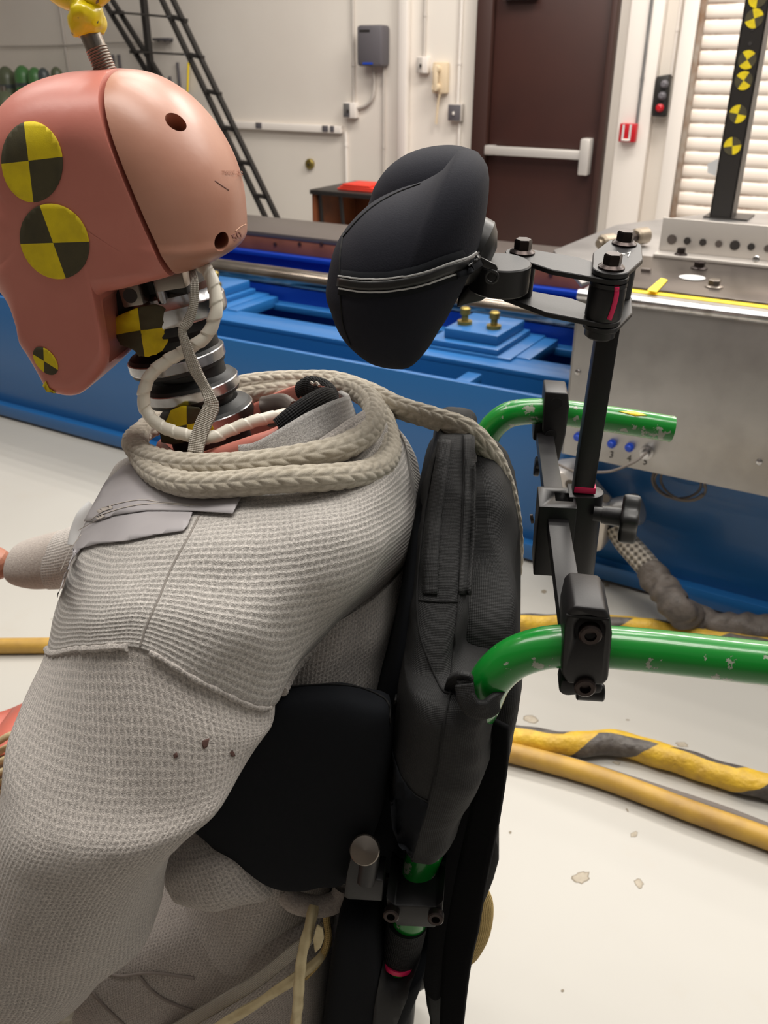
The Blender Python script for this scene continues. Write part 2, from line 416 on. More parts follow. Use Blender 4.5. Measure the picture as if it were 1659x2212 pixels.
def ploft_grid(rings, sub=8, seg=40, n=2.0, fit=True):
    """rings: (xl, yl, xr, yr, l, thick): the two silhouette pixels of the limb, its sideways place and half thickness"""
    R = np.array([q[:6] for q in rings], float); R = crom(R, sub); th = np.linspace(0, 2*PI, seg, endpoint=False)
    ct = np.sign(np.cos(th))*np.abs(np.cos(th))**(2/n); st = np.sign(np.sin(th))*np.abs(np.sin(th))**(2/n)
    G = []
    for xl, yl, xr, yr, l, k in R:
        a = np.array([xl, yl]); b = np.array([xr, yr]); u = (b-a)/np.linalg.norm(b-a); A, Bp = a.copy(), b.copy()
        for it in range(6 if fit else 1):
            pa, pb = cp(*A, l), cp(*Bp, l); g = (pa+pb)/2+((pb-pa)/2)[None]*ct[:, None]+L[None]*(k*st)[:, None]
            if not fit: break
            s_ = (proj(g)-a)@u; lo, hi = s_.min(), s_.max(); w = np.linalg.norm(b-a)
            A -= u*lo*.9; Bp -= u*(hi-w)*.9
        G.append(g)
    return np.array(G)
def wrinkle(G, amp, scale, seed=0., closed=True):
    G = np.asarray(G, float)
    du = (np.roll(G, -1, 1)-np.roll(G, 1, 1)) if closed else np.gradient(G, axis=1); dv = np.gradient(G, axis=0)
    nn = np.cross(du, dv); ln = np.linalg.norm(nn, axis=2); ln[ln == 0] = 1; nn /= ln[:, :, None]
    h = np.array([[noise.fractal(Vector((p[0]*scale+seed, p[1]*scale, p[2]*scale)), .9, 2., 3) for p in row] for row in G])
    return G+nn*(h*amp)[:, :, None]
def bvh_of(*objs):
    V = []; P = []
    for o in objs:
        off = len(V); w = world_loc(o); V += [v.co+w for v in o.data.vertices]; P += [tuple(off+i for i in p.vertices) for p in o.data.polygons]
    return BVHTree.FromPolygons(V, P)
def hit(bv, x, y, lift, last=[None]):
    d = Vector(ray(x, y)).normalized(); loc, nor, i, dist = bv.ray_cast(Vector(C0), d)
    if loc is None:
        if last[0] is None: return None
        return Vector(C0)+d*last[0]
    last[0] = dist
    if nor.dot(d) > 0: nor = -nor
    return loc+nor*lift
def decal(name, bv, poly, m, parent, lift=.0008, cell=14, cuts=None, pick=None, label=None):
    """a thin sticker lying on a surface: outline as seen, laid on the real surface"""
    bm = bmesh.new(); f = bm.faces.new([bm.verts.new((x, y, 0)) for x, y in poly])
    xs = [p[0] for p in poly]; ys = [p[1] for p in poly]
    def cut(co, no): bmesh.ops.bisect_plane(bm, geom=bm.verts[:]+bm.edges[:]+bm.faces[:], plane_co=co, plane_no=no)
    for (cx_, cy_, dx, dy) in (cuts or []): cut((cx_, cy_, 0), (-dy, dx, 0))
    x = min(xs)+cell
    while x < max(xs): cut((x, 0, 0), (1, 0, 0)); x += cell
    y = min(ys)+cell
    while y < max(ys): cut((0, y, 0), (0, 1, 0)); y += cell
    for f in bm.faces:
        c = f.calc_center_median(); f.material_index = pick(c.x, c.y) if pick else 0
    order = sorted(bm.verts, key=lambda v: (v.co.x-sum(xs)/len(xs))**2+(v.co.y-sum(ys)/len(ys))**2)
    for v in order:
        h = hit(bv, v.co.x, v.co.y, lift)
        if h is None: h = Vector(cp(v.co.x, v.co.y, -.1))
        v.co = h
    bmesh.ops.triangulate(bm, faces=[f for f in bm.faces if len(f.verts) > 4])
    me = bpy.data.meshes.new(name); bm.to_mesh(me); bm.free()
    fix_normals(me)
    o = link(name, me, m, parent, 180, label)
    md = o.modifiers.new('thickness', 'SOLIDIFY'); md.thickness = .0006; md.offset = 0
    return o
def ell(cx_, cy_, a, b, rot=0, n=40):
    r = math.radians(rot)
    return [(cx_+a*math.cos(t)*math.cos(r)-b*math.sin(t)*math.sin(r), cy_+a*math.cos(t)*math.sin(r)+b*math.sin(t)*math.cos(r)) for t in np.linspace(0, 2*PI, n, endpoint=False)]
def quad_target(name, bv, poly, c, d1, d2, parent, flip=0, lift=.0008, cell=14, label=None):
    """four-quarter photo target; d1, d2 = directions of the two dividing lines"""
    def pick(x, y):
        a = (x-c[0])*-d1[1]+(y-c[1])*d1[0]; b = (x-c[0])*-d2[1]+(y-c[1])*d2[0]
        return ((a > 0) == (b > 0)) ^ flip
    return decal(name, bv, poly, [M['tyel'], M['tblk']], parent, lift, cell, [(c[0], c[1], *d1), (c[0], c[1], *d2)], lambda x, y: int(pick(x, y)), label)
def strip(name, bv, path, w, m, parent, lift=.001, sub=10, label=None, th=.0006):
    """a narrow band lying on a surface along a path as seen; w in metres"""
    P = crom(path, sub); Q = np.array([hit(bv, x, y, lift) for x, y in P]); t = np.gradient(Q, axis=0); t /= np.linalg.norm(t, axis=1)[:, None]
    rows = []
    for i, (x, y) in enumerate(P):
        d = ray(x, y); d = d/np.linalg.norm(d); s = np.cross(t[i], d); s /= np.linalg.norm(s)
        row = []
        for k in (-1, -.33, .33, 1):
            p = Q[i]+s*w/2*k; px = proj(p); h = hit(bv, px[0], px[1], lift); row.append(np.array(h) if (h is not None and np.linalg.norm(np.array(h)-p) < .01) else p)
        rows.append(row)
    o = grid_mesh(name, np.array(rows), m, parent, closed_u=False, cap=False, label=label)
    md = o.modifiers.new('thickness', 'SOLIDIFY'); md.thickness = th; md.offset = 0
    return o
def ribbon(name, pts, widths, normals, m, parent, th=.0015, sub=10, label=None):
    """a flat band through 3D points; normals = the way its face looks"""
    P = crom(pts, sub); Wd = np.interp(np.linspace(0, 1, len(P)), np.linspace(0, 1, len(widths)), widths)
    nn = crom(np.asarray(normals, float), sub) if len(normals) == len(pts) else np.repeat(np.asarray(normals, float)[:1], len(P), 0)
    t = np.gradient(P, axis=0); t /= np.linalg.norm(t, axis=1)[:, None]; rows = []
    for i in range(len(P)):
        n = nn[i]-t[i]*(nn[i]@t[i]); n /= np.linalg.norm(n); s = np.cross(t[i], n)
        rows.append([P[i]+s*Wd[i]/2*k for k in np.linspace(-1, 1, 7)])
    o = grid_mesh(name, np.array(rows), m, parent, closed_u=False, cap=False, label=label)
    md = o.modifiers.new('thickness', 'SOLIDIFY'); md.thickness = th; md.offset = 0
    return o
def text_on(name, s, bv, org, size, ang, m, parent, lift=.0006, ext=.0004, sx=1.):
    """lettering laid on a surface; org px of the first letter's foot, size px, ang degrees"""
    cu = bpy.data.curves.new(name, 'FONT'); cu.body = s; cu.size = 1; cu.resolution_u = 3
    o = bpy.data.objects.new(name, cu); COL.objects.link(o); bpy.context.view_layer.update()
    me = bpy.data.meshes.new_from_object(o.evaluated_get(bpy.context.evaluated_depsgraph_get()))
    bpy.data.objects.remove(o); a = math.radians(ang)
    for v in me.vertices:
        x, y = v.co.x*size*sx, -v.co.y*size
        h = hit(bv, org[0]+x*math.cos(a)-y*math.sin(a), org[1]+x*math.sin(a)+y*math.cos(a), lift)
        v.co = h if h is not None else v.co
    o = link(name, me, m, parent, None)
    if ext: md = o.modifiers.new('thickness', 'SOLIDIFY'); md.thickness = ext*2; md.offset = 0
    return o
def carve(o, cutters):
    for c in cutters:
        md = o.modifiers.new('cut', 'BOOLEAN'); md.object = c; md.operation = 'DIFFERENCE'; md.solver = 'EXACT'
    bpy.context.view_layer.update()
    me = bpy.data.meshes.new_from_object(o.evaluated_get(bpy.context.evaluated_depsgraph_get()))
    o.modifiers.clear(); o.data = me
    for c in cutters: bpy.data.objects.remove(c)
    return o
#PARTS
# ------------------------------------------------------------------ the hall
def struct(o): return tag(o, kind='structure')
def tT(x, y, s=WS): return float(wp(x, y, s)@T)
def tZ(x, y, s=WS): return float(wp(x, y, s)[2])
mb = MB(); mb.tbox(-9, 6, -3.5, WS+.2, -.12, 0); struct(mb.build('floor', M['floor']))
mb = MB(); mb.tbox(-9, 4.5, WS, WS+.15, 0, 4.2); struct(mb.build('wall_back', M['wall']))
mb = MB(); mb.tbox(-9, 6, -3.6, -3.5, 0, 4.2); struct(mb.build('wall_front_blocker', mat('grey_blocker_paint', (128, 122, 116), .7)))  # unseen grey wall added behind the camera to cut ambient light on near sides
mb = MB(); mb.tbox(-9.1, -9, -3.5, WS+.15, 0, 4.2); struct(mb.build('wall_left_blocker', M['wall']))  # unseen side wall, added with it to hold back world light
FL = bpy.data.objects['floor']
M['chip'] = mat('bare_concrete_chip', (178, 168, 152), .8, c2=(160, 150, 134), ns=60); M['chiprim'] = mat('chip_rim', (132, 122, 106), .8)
for (x, y, a, b_, rot) in ((1255, 1895, 20, 13, -20), (1380, 1908, 12, 9, 60), (1370, 1802, 9, 6, -30), (1146, 1553, 17, 9, 8), (1473, 1608, 14, 6, 10), (1102, 1798, 3, 3, 0), (1332, 1648, 9, 4, 10), (1356, 1555, 5, 1.2, 4), (1550, 1702, 3, 2, 0), (1355, 1750, 5, 2.0, 60), (1215, 2140, 4, 3, 0), (1311, 1264, 6, 4, 0), (1175, 1278, 6, 4, 0), (1446, 1340, 8, 4, 0)):
    for sc_, m_, h_ in ((1.0, 'chiprim', .0003), (.84, 'chip' if a > 6 else 'chiprim', .0005)):
        rr = random.Random(int(x)); pts = []
        for k in range(18):
            t_ = k/18*2*PI; q = 1+rr.uniform(-.22, .18); r_ = math.radians(rot)
            pts.append(PZ(x+(a*math.cos(t_)*math.cos(r_)-b_*math.sin(t_)*math.sin(r_))*q*sc_, y+(a*math.cos(t_)*math.sin(r_)+b_*math.sin(t_)*math.cos(r_))*q*sc_, h_))
        mb = MB(); mb.prism(pts, ZU*-.0008); mb.build('paint_chip', M[m_], FL, None)
# brown door with panic bar
dl, dr = tT(1060, 330), tT(1293, 350); fl, fr = tT(1028, 320), tT(1306, 350)
d1 = struct(empty('door_1', tn((dl+dr)/2, WS, 0)))
mb = MB(); mb.tbox(dl, dr, WS-.045, WS-.003, .02, 2.12, .004); mb.build('door_leaf', M['doorbrown'], d1)
mb = MB(); mb.tbox(fl, dl-.004, WS-.09, WS-.002, 0, 2.2, .006); mb.tbox(dr+.004, fr, WS-.09, WS-.002, 0, 2.2, .006); mb.tbox(fl, fr, WS-.09, WS-.002, 2.13, 2.22, .006)
mb.build('door_frame', M['frame'], d1)
zb = tZ(1165, 327)
mb = MB(); t0, t1 = tT(1061, 324), tT(1266, 340)
mb.tbox(t0, t1, WS-.12, WS-.075, zb-.028, zb+.028, .008); mb.tbox(t0, t0+.06, WS-.11, WS-.046, zb-.03, zb+.03, .004)
mb.build('panic_bar', M['barlight'], d1)
t2 = tT(1274, 335); mb = MB(); mb.tbox(t2-.03, t2+.035, WS-.13, WS-.046, zb-.12, zb+.10, .01); mb.build('panic_bar_latch', M['barlight'], d1)
mb = MB(); mb.tbox(tT(1098, 0), tT(1170, 0), WS-.10, WS-.046, tZ(1130, 0), tZ(1130, 0)+.08, .005); mb.build('door_closer', M['brushed'], d1)
# box column and conduits right of the door
ct, cb_, c0 = tT(1320, 250), tT(1411, 250), .075
mb = MB(); mb.tbox(tT(1330, 300, WS-c0), tT(1412, 200, WS-c0), WS-c0, WS-.001, 0, 4.2, .006); struct(mb.build('trim_1', M['white']))
# roller door: guides and slats
gt0, gt1 = tT(1452, 200, WS-.12), tT(1483, 200, WS-.12)
mb = MB(); mb.tbox(gt0, gt1, WS-.12, WS-.001, 0, 4.2, .006); struct(mb.build('trim_2', M['white']))
rd = struct(empty('door_2', tn(gt1+1.2, WS, 0)))
rows = []; pitch = .078
for i in range(int(3.9/pitch)*8):
    z = .02+i*pitch/8; f = (z/pitch) % 1.0
    b = .009*math.sin(PI*min(f/.8, 1))**.4 if f < .8 else -.004
    rows.append([tn(gt1+.004, WS-.045-b, z), tn(gt1+2.6, WS-.045-b, z)])
grid_mesh('slat_curtain', np.array(rows), M['roller'], rd, closed_u=False, cap=False, smooth=50)
mb = MB(); mb.tbox(gt1+.003, gt1+.03, WS-.10, WS-.03, 0, 4.1, .003); mb.build('guide_rail', mat('rusty_guide', (150, 138, 126), .6, c2=(120, 92, 70), ns=9), rd)
# wide vertical pipe cover and conduits
def vcond(name, px, y0, y1, r, label, m='conduit', s=WS, z0=None, z1=None):
    t = tT(px, (max(y0, 0)+y1)/2, s); za = tZ(px, y1, s) if z0 is None else z0; zb_ = (tZ(px, y0, s) if z1 is None else z1)
    mb = MB(); mb.cyl(tn(t, s-r, za), tn(t, s-r, zb_), r, 14)
    for z in np.arange(za+.25, zb_-.05, .6): mb.cyl(tn(t, s-r, z-.012), tn(t, s-r, z+.012), r*1.25, 14)
    return tag(mb.build(name, M[m]), label, 'conduit')
t = tT(877, 150); mb = MB(); mb.tbox(t-.036, t+.036, WS-.06, WS-.001, 0, 4.2, .012); struct(mb.build('trim_3', M['white']))
vcond('conduit', 765, 0, 222, .012, 'grey conduit dropping from above to the switch box left of the dark grey cabinet', z1=4.)
vcond('conduit', 830, 142, 480, .010, 'thin grey conduit running down from under the dark grey wall cabinet', z0=.0)
vcond('conduit', 919, 0, 122, .012, 'conduit dropping from above to the small grey box left of the beige telephone', z1=4.)
vcond('conduit', 995, 0, 224, .012, 'conduit dropping from above to the dark switch plate beside the brown door', 'white', z1=4.)
vcond('conduit', 990, 262, 480, .011, 'white conduit running down below the dark switch plate beside the brown door', 'white', z0=0.)
vcond('conduit', 750, 285, 420, .012, 'white conduit dropping from the right end of the wall raceway', 'white', z0=0.)
vcond('conduit', 1393, 0, 268, .010, 'silver conduit dropping to the red fire alarm pull station', 'brushed', WS-c0, z1=4.)
vcond('conduit', 1462, 0, 165, .011, 'white conduit dropping to the black push-button pendant', 'white', z1=4.)
# elbow conduit from switch box to cabinet
tube('elbow', [wp(806, 145, WS-.02), wp(808, 185, WS-.02), wp(804, 212, WS-.02), wp(790, 228, WS-.02), wp(774, 233, WS-.02)], .012, M['conduit'], None, 14)
tag(bpy.data.objects['elbow'], 'curved grey conduit elbow joining the dark grey cabinet to the switch box', 'conduit').name = 'conduit_elbow'
def wbox(x0, y0, x1, y1, dep, m, name=None, parent=None, bev=.006, s=WS, mb=None):
    own = mb is None; mb = mb or MB()
    mb.tbox(tT(x0, (y0+y1)/2, s), tT(x1, (y0+y1)/2, s), s-dep, s-.0005, tZ((x0+x1)/2, y1, s), tZ((x0+x1)/2, y0, s), bev)
    return mb.build(name, M[m], parent) if own else mb
cab = empty('wall_cabinet', wp(816, 142), 'dark grey rounded electrical cabinet mounted on the white wall', 'cabinet')
wbox(789, 55, 843, 143, .12, 'greybox', 'cabinet_body', cab, .02)
mb = MB(); mb.tbox(tT(803, 138), tT(824, 138), WS-.123, WS-.119, tZ(812, 139), tZ(812, 135), 0); mb.build('blue_badge', M['bluecap'], cab)
mb = MB(); mb.tbox(tT(796, 68), tT(818, 68), WS-.1225, WS-.119, tZ(806, 70), tZ(806, 65), 0); mb.build('name_plate', M['black'], cab)
def plate_box(name, x0, y0, x1, y1, dep, m, m2, label, cat, tog):
    e = empty(name, wp((x0+x1)/2, y1), label, cat)
    wbox(x0, y0, x1, y1, dep, m, 'box_body', e, .004)
    xm = (x0+x1)/2; mb = MB(); mb.tbox(tT(x0+1.5, (y0+y1)/2), tT(x1-1.5 if tog else xm+2, (y0+y1)/2), WS-dep-.004, WS-dep, tZ(xm, y1-2), tZ(xm, y0+2), .001); mb.build('face_plate', M[m2], e)
    mb = MB(); mb.tbox(tT(xm-2, (y0+y1)/2), tT(xm+1, (y0+y1)/2), WS-dep-.02, WS-dep-.003, tZ(xm, (y0+y1)/2+5), tZ(xm, (y0+y1)/2-2), .002); mb.build('toggle', M['white' if tog else 'black'], e)
plate_box('switch_box', 750, 221, 776, 254, .06, 'white', 'brushed', 'white outlet box with a metal plate left of and below the dark grey cabinet', 'switch box', 0)
plate_box('thermostat_box', 906, 122, 930, 158, .05, 'white', 'conduit', 'small grey plated box left of the beige wall telephone', 'switch box', 0)
plate_box('switch_plate', 974, 224, 1003, 261, .05, 'conduit', 'greybox', 'square dark steel switch plate left of the brown door', 'switch', 1)
# wall telephone
ph = empty('wall_telephone', wp(954, 200), 'beige wall telephone with its handset hung on it', 'telephone')
wbox(940, 134, 972, 202, .05, 'beige', 'telephone_body', ph, .012)
tp = tT(953, 165); zt, zbm = tZ(953, 136), tZ(953, 200)
mb = MB(); mb.box(tn(tp, WS-.085, (zt+zbm)/2), .017, .012, (zt-zbm)/2-.01, T, N, ZU, .01); mb.lathe(tn(tp, WS-.05, zt-.035), -N, [(0, .024), (.03, .026), (.045, .022)], 20); mb.lathe(tn(tp, WS-.05, zbm+.035), -N, [(0, .024), (.03, .026), (.045, .022)], 20)
mb.build('handset', M['beige'], ph)
tube('coiled_cord', [wp(950, 203, WS-.05), wp(946, 225, WS-.04), wp(942, 268, WS-.03)], .008, M['beige'], ph, 10, 8, lambda u, l: 1+.3*np.sin(l*2*PI/.012+u), step=.002)
# raceway along the wall
rc = empty('wall_raceway', wp(620, 275), 'long white outlet raceway running along the wall behind the black stair', 'raceway')
mb = MB(); zr = tZ(620, 275); mb.tbox(tT(250, 275), tT(742, 278), WS-.045, WS-.001, zr-.022, zr+.028, .004); mb.build('raceway_body', M['white'], rc)
for x in (567, 710, 727):
    mb = MB(); mb.tbox(tT(x-6, 272), tT(x+(6 if x < 720 else 2), 272), WS-.053, WS-.045, zr-.012, zr+.028, .002); mb.build('outlet', M['greybox'], rc)
db = empty('brass_disc', wp(671, 354), 'round old brass disc cover on the white wall above the track', 'cover')
mb = MB(); mb.lathe(wp(671, 354), -N, [(0, .038), (.02, .038), (.026, .03)], 28); mb.build('disc', M['brass'], db)
mb = MB(); mb.cyl(wp(671, 354)-N*.024, wp(671, 354)-N*.034, .009); mb.build('centre_screw', M['bare'], db)
# wall panel joint
# fire alarm pull station
fp = empty('fire_alarm_station', wp(1360, 305, WS-c0), 'red fire alarm pull station with white stripes right of the brown door', 'fire alarm')
wbox(1342, 266, 1378, 306, .05, 'red', 'alarm_body', fp, .006, WS-c0)
for x in (1351, 1366):
    mb = MB(); mb.tbox(tT(x-2, 285, WS-c0), tT(x+2, 285, WS-c0), WS-c0-.054, WS-c0-.05, tZ(x, 303, WS-c0), tZ(x, 268, WS-c0)); mb.build('white_stripe', M['zipwhite'], fp)
mb = MB(); mb.tbox(tT(1352, 285, WS-c0), tT(1366, 285, WS-c0), WS-c0-.065, WS-c0-.05, tZ(1359, 303, WS-c0), tZ(1359, 299, WS-c0), .002); mb.build('pull_handle', M['white'], fp)
# push-button pendant
pd = empty('button_pendant', wp(1434, 256), 'black push-button station with a red stop button beside the roller door', 'control box')
def pbx(x, y, d): return wp(x, y, WS-d)
mb = MB(); q = [pbx(1424, 165, .02), pbx(1452, 160, .02), pbx(1442, 252, .02), pbx(1414, 250, .02)]; mb.prism(q, -N*.07, .008); mb.build('pendant_body', M['black'], pd)
for (x, y, mm, nm) in ((1436, 182, 'greybox', 'push_button'), (1431, 207, 'greybox', 'push_button'), (1426, 233, 'red', 'stop_button')):
    mb = MB(); mb.lathe(pbx(x, y, .085), -N, [(0, .024), (.012, .024), (.014, .018), (.03, .017), (.034, .012)], 20); mb.build(nm, M[mm], pd)
# rolling stair: two ladder-like stringers joined by treads
st = empty('rolling_stair', tn(-3.6, 5.6, 0), 'black steel rolling stair ladder leaning up against the white wall', 'ladder')
def stringer(p0, p1, q0, q1, s, rungs):
    for (a, b) in ((p0, p1), (q0, q1)):
        A, Bq = wp(*a, s), wp(*b, s); d = (A-Bq)/np.linalg.norm(A-Bq); A = A+d*.8; Bq = Bq-d*.45; x, y, z = axes_of(A-Bq, T)
        mb = MB(); mb.box((A+Bq)/2, .012, .02, np.linalg.norm(A-Bq)/2, x, y, z, .002); mb.build('stringer', M['black'], st)
    for (a, b) in rungs:
        A, Bq = wp(*a, s), wp(*b, s); x, y, z = axes_of(Bq-A, ZU); mb = MB(); mb.box((A+Bq)/2, .013, .02, np.linalg.norm(A-Bq)/2+.01, x, y, z, .002); mb.build('rung', M['black'], st)
R2 = [((377, 37), (400, 44)), ((412, 118), (436, 124)), ((452, 197), (474, 203)), ((486, 275), (508, 280)), ((522, 350), (543, 354)), ((556, 422), (578, 426))]
stringer((350, 0), (571, 464), (374, 0), (596, 464), 5.35, R2)
stringer((222, 0), (345, 200), (242, 0), (356, 180), 5.75, [((243, 27), (263, 27)), ((285, 112), (303, 112))])
for (a, b) in (((258, 27), (372, 37)), ((300, 112), (408, 118))):
    A, Bq = wp(*a, 5.75), wp(*b, 5.35); x, y, z = axes_of(Bq-A, ZU); mb = MB(); mb.box((A+Bq)/2, .006, .04, np.linalg.norm(A-Bq)/2, x, y, z, .002); mb.build('tread', M['black'], st)
A, Bq = wp(310, 0, 5.75), wp(330, 200, 5.75); mb = MB(); mb.box(tn(float(A@T), 5.75, 1.0), .022, .022, 1.0, T, N, ZU, .003); mb.build('upright', M['black'], st)
# small fittings on the wall behind the stair
tube('wire', [wp(0, 100, 5.98), wp(80, 99, 5.98), wp(150, 97, 5.98), wp(250, 92, 5.98), wp(330, 92, 5.98)], .006, M['conduit'], None, 8)
tag(bpy.data.objects['wire'], 'thin grey cable strung along the dim wall behind the gas cylinders', 'cable').name = 'wall_cable'
vcond('conduit', 150, 0, 300, .010, 'thin grey conduit on the dim wall left of the black stair', z0=0, z1=4.)
for (x, y0, y1, lab) in ((250, 118, 200, 'left of the pair of short grey pipes behind the eye bolt'), (263, 118, 200, 'right of the pair of short grey pipes behind the eye bolt'), (388, 135, 190, 'short dark pipe standing on the wall seen through the stair'), (370, 165, 190, 'shortest dark pipe stub seen through the stair treads')):
    vcond('pipe', x, y0, y1, .012, lab, 'greybox')
mb = MB(); mb.cyl(wp(407, 135, 5.96), wp(405, 198, 5.96), .009, 12); tag(mb.build('hanging_strap', M['yellow']), 'thin yellow strap hanging on the wall behind the stair', 'strap')
rb = empty('coat_hook_rail', wp(350, 90), 'small dark hook rail on the wall seen between the stair stringers', 'hook rail')
mb = MB(); mb.tbox(tT(338, 85), tT(375, 85), WS-.05, WS-.001, tZ(350, 88), tZ(350, 82), .003); mb.build('rail_bar', M['greybox'], rb)
for x in (342, 356, 370):
    mb = MB(); mb.cyl(wp(x, 88, WS-.03), wp(x, 88, WS-.09), .009, 10); mb.build('hook', M['black'], rb)
# gas cylinders
for (x, y, w, mm, lab) in ((10, 143, 34, 'gas2', 'dark olive gas cylinder at the far left of the row'), (46, 141, 32, 'gas', 'tall green gas cylinder second in the row'), (73, 145, 28, 'gas', 'pale green gas cylinder in the middle of the row'), (92, 146, 22, 'gas3', 'dark grey gas cylinder behind the pale green one'), (120, 144, 22, 'gas2', 'olive gas cylinder standing apart on the right of the row')):
    s = 5.52 if x == 92 else 5.7; p = wp(x, y, s); d = np.linalg.norm(p-C0); r = w/2*(d*.97)/F; zt = p[2]
    e = empty('gas_cylinder', np.array([p[0], p[1], 0]), lab, 'gas cylinder', 'gas cylinders along the wall')
    c = np.array([p[0], p[1], 0]); mb = MB(); mb.lathe(c, ZU, [(0, r*.9), (.02, r), (zt-r*1.2, r), (zt-r*.6, r*.86), (zt-r*.2, r*.5), (zt, r*.2)], 28); mb.build('cylinder_body', M[mm], e)
    mb = MB(); mb.cyl(c+ZU*(zt-.09-r), c+ZU*(zt-.06-r), r*1.02, 28); mb.build('shoulder_band', M['gas3'], e)
p = wp(10, 207, 5.2); e = empty('gas_cylinder', np.array([p[0], p[1], 0]), 'fat polished olive gas bottle in front of the cylinder row', 'gas cylinder')
c = np.array([p[0], p[1], 0]); mb = MB(); mb.lathe(c, ZU, [(0, .09), (.02, .1), (p[2]-.1, .1), (p[2]-.03, .085), (p[2]+.02, .05), (p[2]+.04, .015)], 32); mb.build('cylinder_body', M['gas2'], e)
mb = MB(); mb.cyl(c+ZU*(p[2]+.03), c+ZU*(p[2]+.07), .02); mb.build('valve', M['bare'], e)
# desk with red papers
s1, s2 = 5.3, 5.9; zt = tZ(740, 408, 5.45); ta, tb = tT(686, 412, 5.4), tT(686, 412, 5.4)+.75
dk = empty('desk', tn((ta+tb)/2, (s1+s2)/2, 0), 'brown wooden desk against the white wall beyond the track', 'desk')
mb = MB(); mb.tbox(ta, tb, s1, s2, zt-.03, zt, .004); mb.build('desk_top', M['black'], dk)
mb = MB(); mb.tbox(ta+.005, ta+.03, s1+.02, s2-.01, 0, zt-.03, .002); mb.build('side_panel', M['wood'], dk)
mb = MB(); mb.tbox(ta+.03, ta+.27, s2-.05, s2-.03, .0, zt-.03, .002); mb.build('back_panel', M['wood'], dk)
for (xa, ya, xb, yb) in ((ta+.05, s1+.05, ta+.06, s1+.1), (ta+.22, s1+.05, ta+.24, s1+.12), (tb-.05, s1+.05, tb-.05, s1+.05), (tb-.05, s2-.06, tb-.05, s2-.06)):
    mb = MB(); mb.cyl(tn(xb, yb, 0), tn(xa, ya, zt-.03), .014, 12); mb.build('desk_leg', M['black'], dk)
for k, (dx, dz, w_, lab) in enumerate(((.17, .002, .34, 'lowest of the red sheets lying on the brown desk'), (.19, .016, .30, 'middle of the red sheets lying on the brown desk'), (.21, .03, .22, 'topmost of the red sheets lying on the brown desk'))):
    mb = MB(); mb.box(tn(ta+dx+w_/2, s1+.2, zt+dz+.006), w_/2, .11, .006, T, N, ZU, .003); tag(mb.build('red_folder', M['paperred']), lab, 'folder', 'red folders on the desk')

# ------------------------------------------------------------------ the sled track
TA, TB = -7.5, 3.2; SF = 2.35
tr = empty('sled_track', tn(-1, SF+1, 0), 'long blue painted steel crash sled track with a polished rail', 'track')
mb = MB(); mb.tbox(TA, TB, SF, SF+.02, .06, .54, .003); mb.build('front_plate', M['blue'], tr)
mb = MB(); mb.tbox(TA, TB, SF-.035, SF+.02, .012, .065, .004); mb.build('base_flange', M['blue'], tr)
mb = MB(); mb.tbox(TA, TB, SF-.02, SF+.02, 0, .012); mb.build('shim_strip', M['greytop'], tr)
mb = MB(); mb.tbox(TA, TB, 2.56, 2.70, .515, .535, .003); mb.tbox(TA, TB, 2.56, 2.58, .0, .515); mb.build('inner_beam', M['blue'], tr)
mb = MB(); mb.tbox(TA, TB, 2.02+.9, 3.09, .49, .515, .003); mb.tbox(TA, TB, 2.99, 3.02, 0, .49); mb.build('rail_beam', M['blue'], tr)
mb = MB(); mb.tbox(TA, TB, 2.975, 3.045, .515, .575); mb.build('rail_seat', M['royal'], tr)
mb = MB(); mb.cyl(tn(TA, 3.01, .605), tn(TB, 3.01, .605), .041, 48); mb.build('polished_rail', M['steel'], tr)
mb = MB(); mb.tbox(TA, TB, SF+.02, 4.4, .0, .05); mb.build('track_bed', M['royal'], tr)
mb = MB(); mb.tbox(TA, TB, 3.98, 4.0, .05, .47); mb.tbox(TA, TB, 3.93, 4.0, .455, .475, .002); mb.build('far_beam', M['royal'], tr)
mb = MB(); mb.tbox(TA, TB, 3.985, 4.02, .475, .55, .003); mb.build('brown_channel', M['brown'], tr)
mb = MB(); mb.tbox(TA, TB, 3.98, 4.42, .55, .575, .003); mb.build('far_top_plate', M['greytop'], tr)
for px in (595, 648, 695, 1190):
    p = wp(px, 527 if px < 1000 else 592, 3.985); mb = MB(); mb.cyl(p, p-N*.008, .010, 12); mb.build('plug', M['frame'], tr)
for px, py in ((440, 640), (1060, 706)):
    p = PZ(px, py, .515); mb = MB(); mb.hexbolt(tn(float(p@T), 2.94, .515), ZU, .012, .014, 1.2); mb.build('rail_bolt', M['blue'], tr)
# stepped clamp blocks between the beams
def clampblock(px, py, flip):
    t = float(PZ(px, py, .535)@T)
    mb = MB(); mb.tbox(t-.17, t+.17, 2.63, 2.96, .50, .545, .004); mb.tbox(t-.14, t+.12, 2.64, 2.93, .545, .565, .003); mb.tbox(t-.10, t+.10, 2.68, 2.92, .565, .60, .004)
    mb.tbox(t+.14, t+.22, 2.68, 2.95, .50, .54, .003)
    mb.build('rail_clamp_block', M['blue'], tr)
    for k in (-.06, .05):
        mb = MB(); mb.lathe(tn(t+k, 2.76, .60), ZU, [(0, .026), (.012, .026), (.012, .012), (.035, .012), (.035, .018), (.055, .018), (.06, .012)], 18); mb.build('clamp_bolt', M['brass'], tr)
clampblock(1035, 745, 0); clampblock(430, 655, 0); clampblock(-300, 560, 0)
t = float(PZ(1025, 805, .53)@T)
mb = MB(); mb.tbox(t-.03, t+.02, SF+.02, 2.50, .49, .525, .003); mb.build('slot_bracket', M['blue'], tr)
for tt in (-3.2, -4.6): 
    mb = MB(); mb.tbox(tt-.03, tt+.02, SF+.02, 2.50, .49, .525, .003); mb.build('slot_bracket', M['blue'], tr)
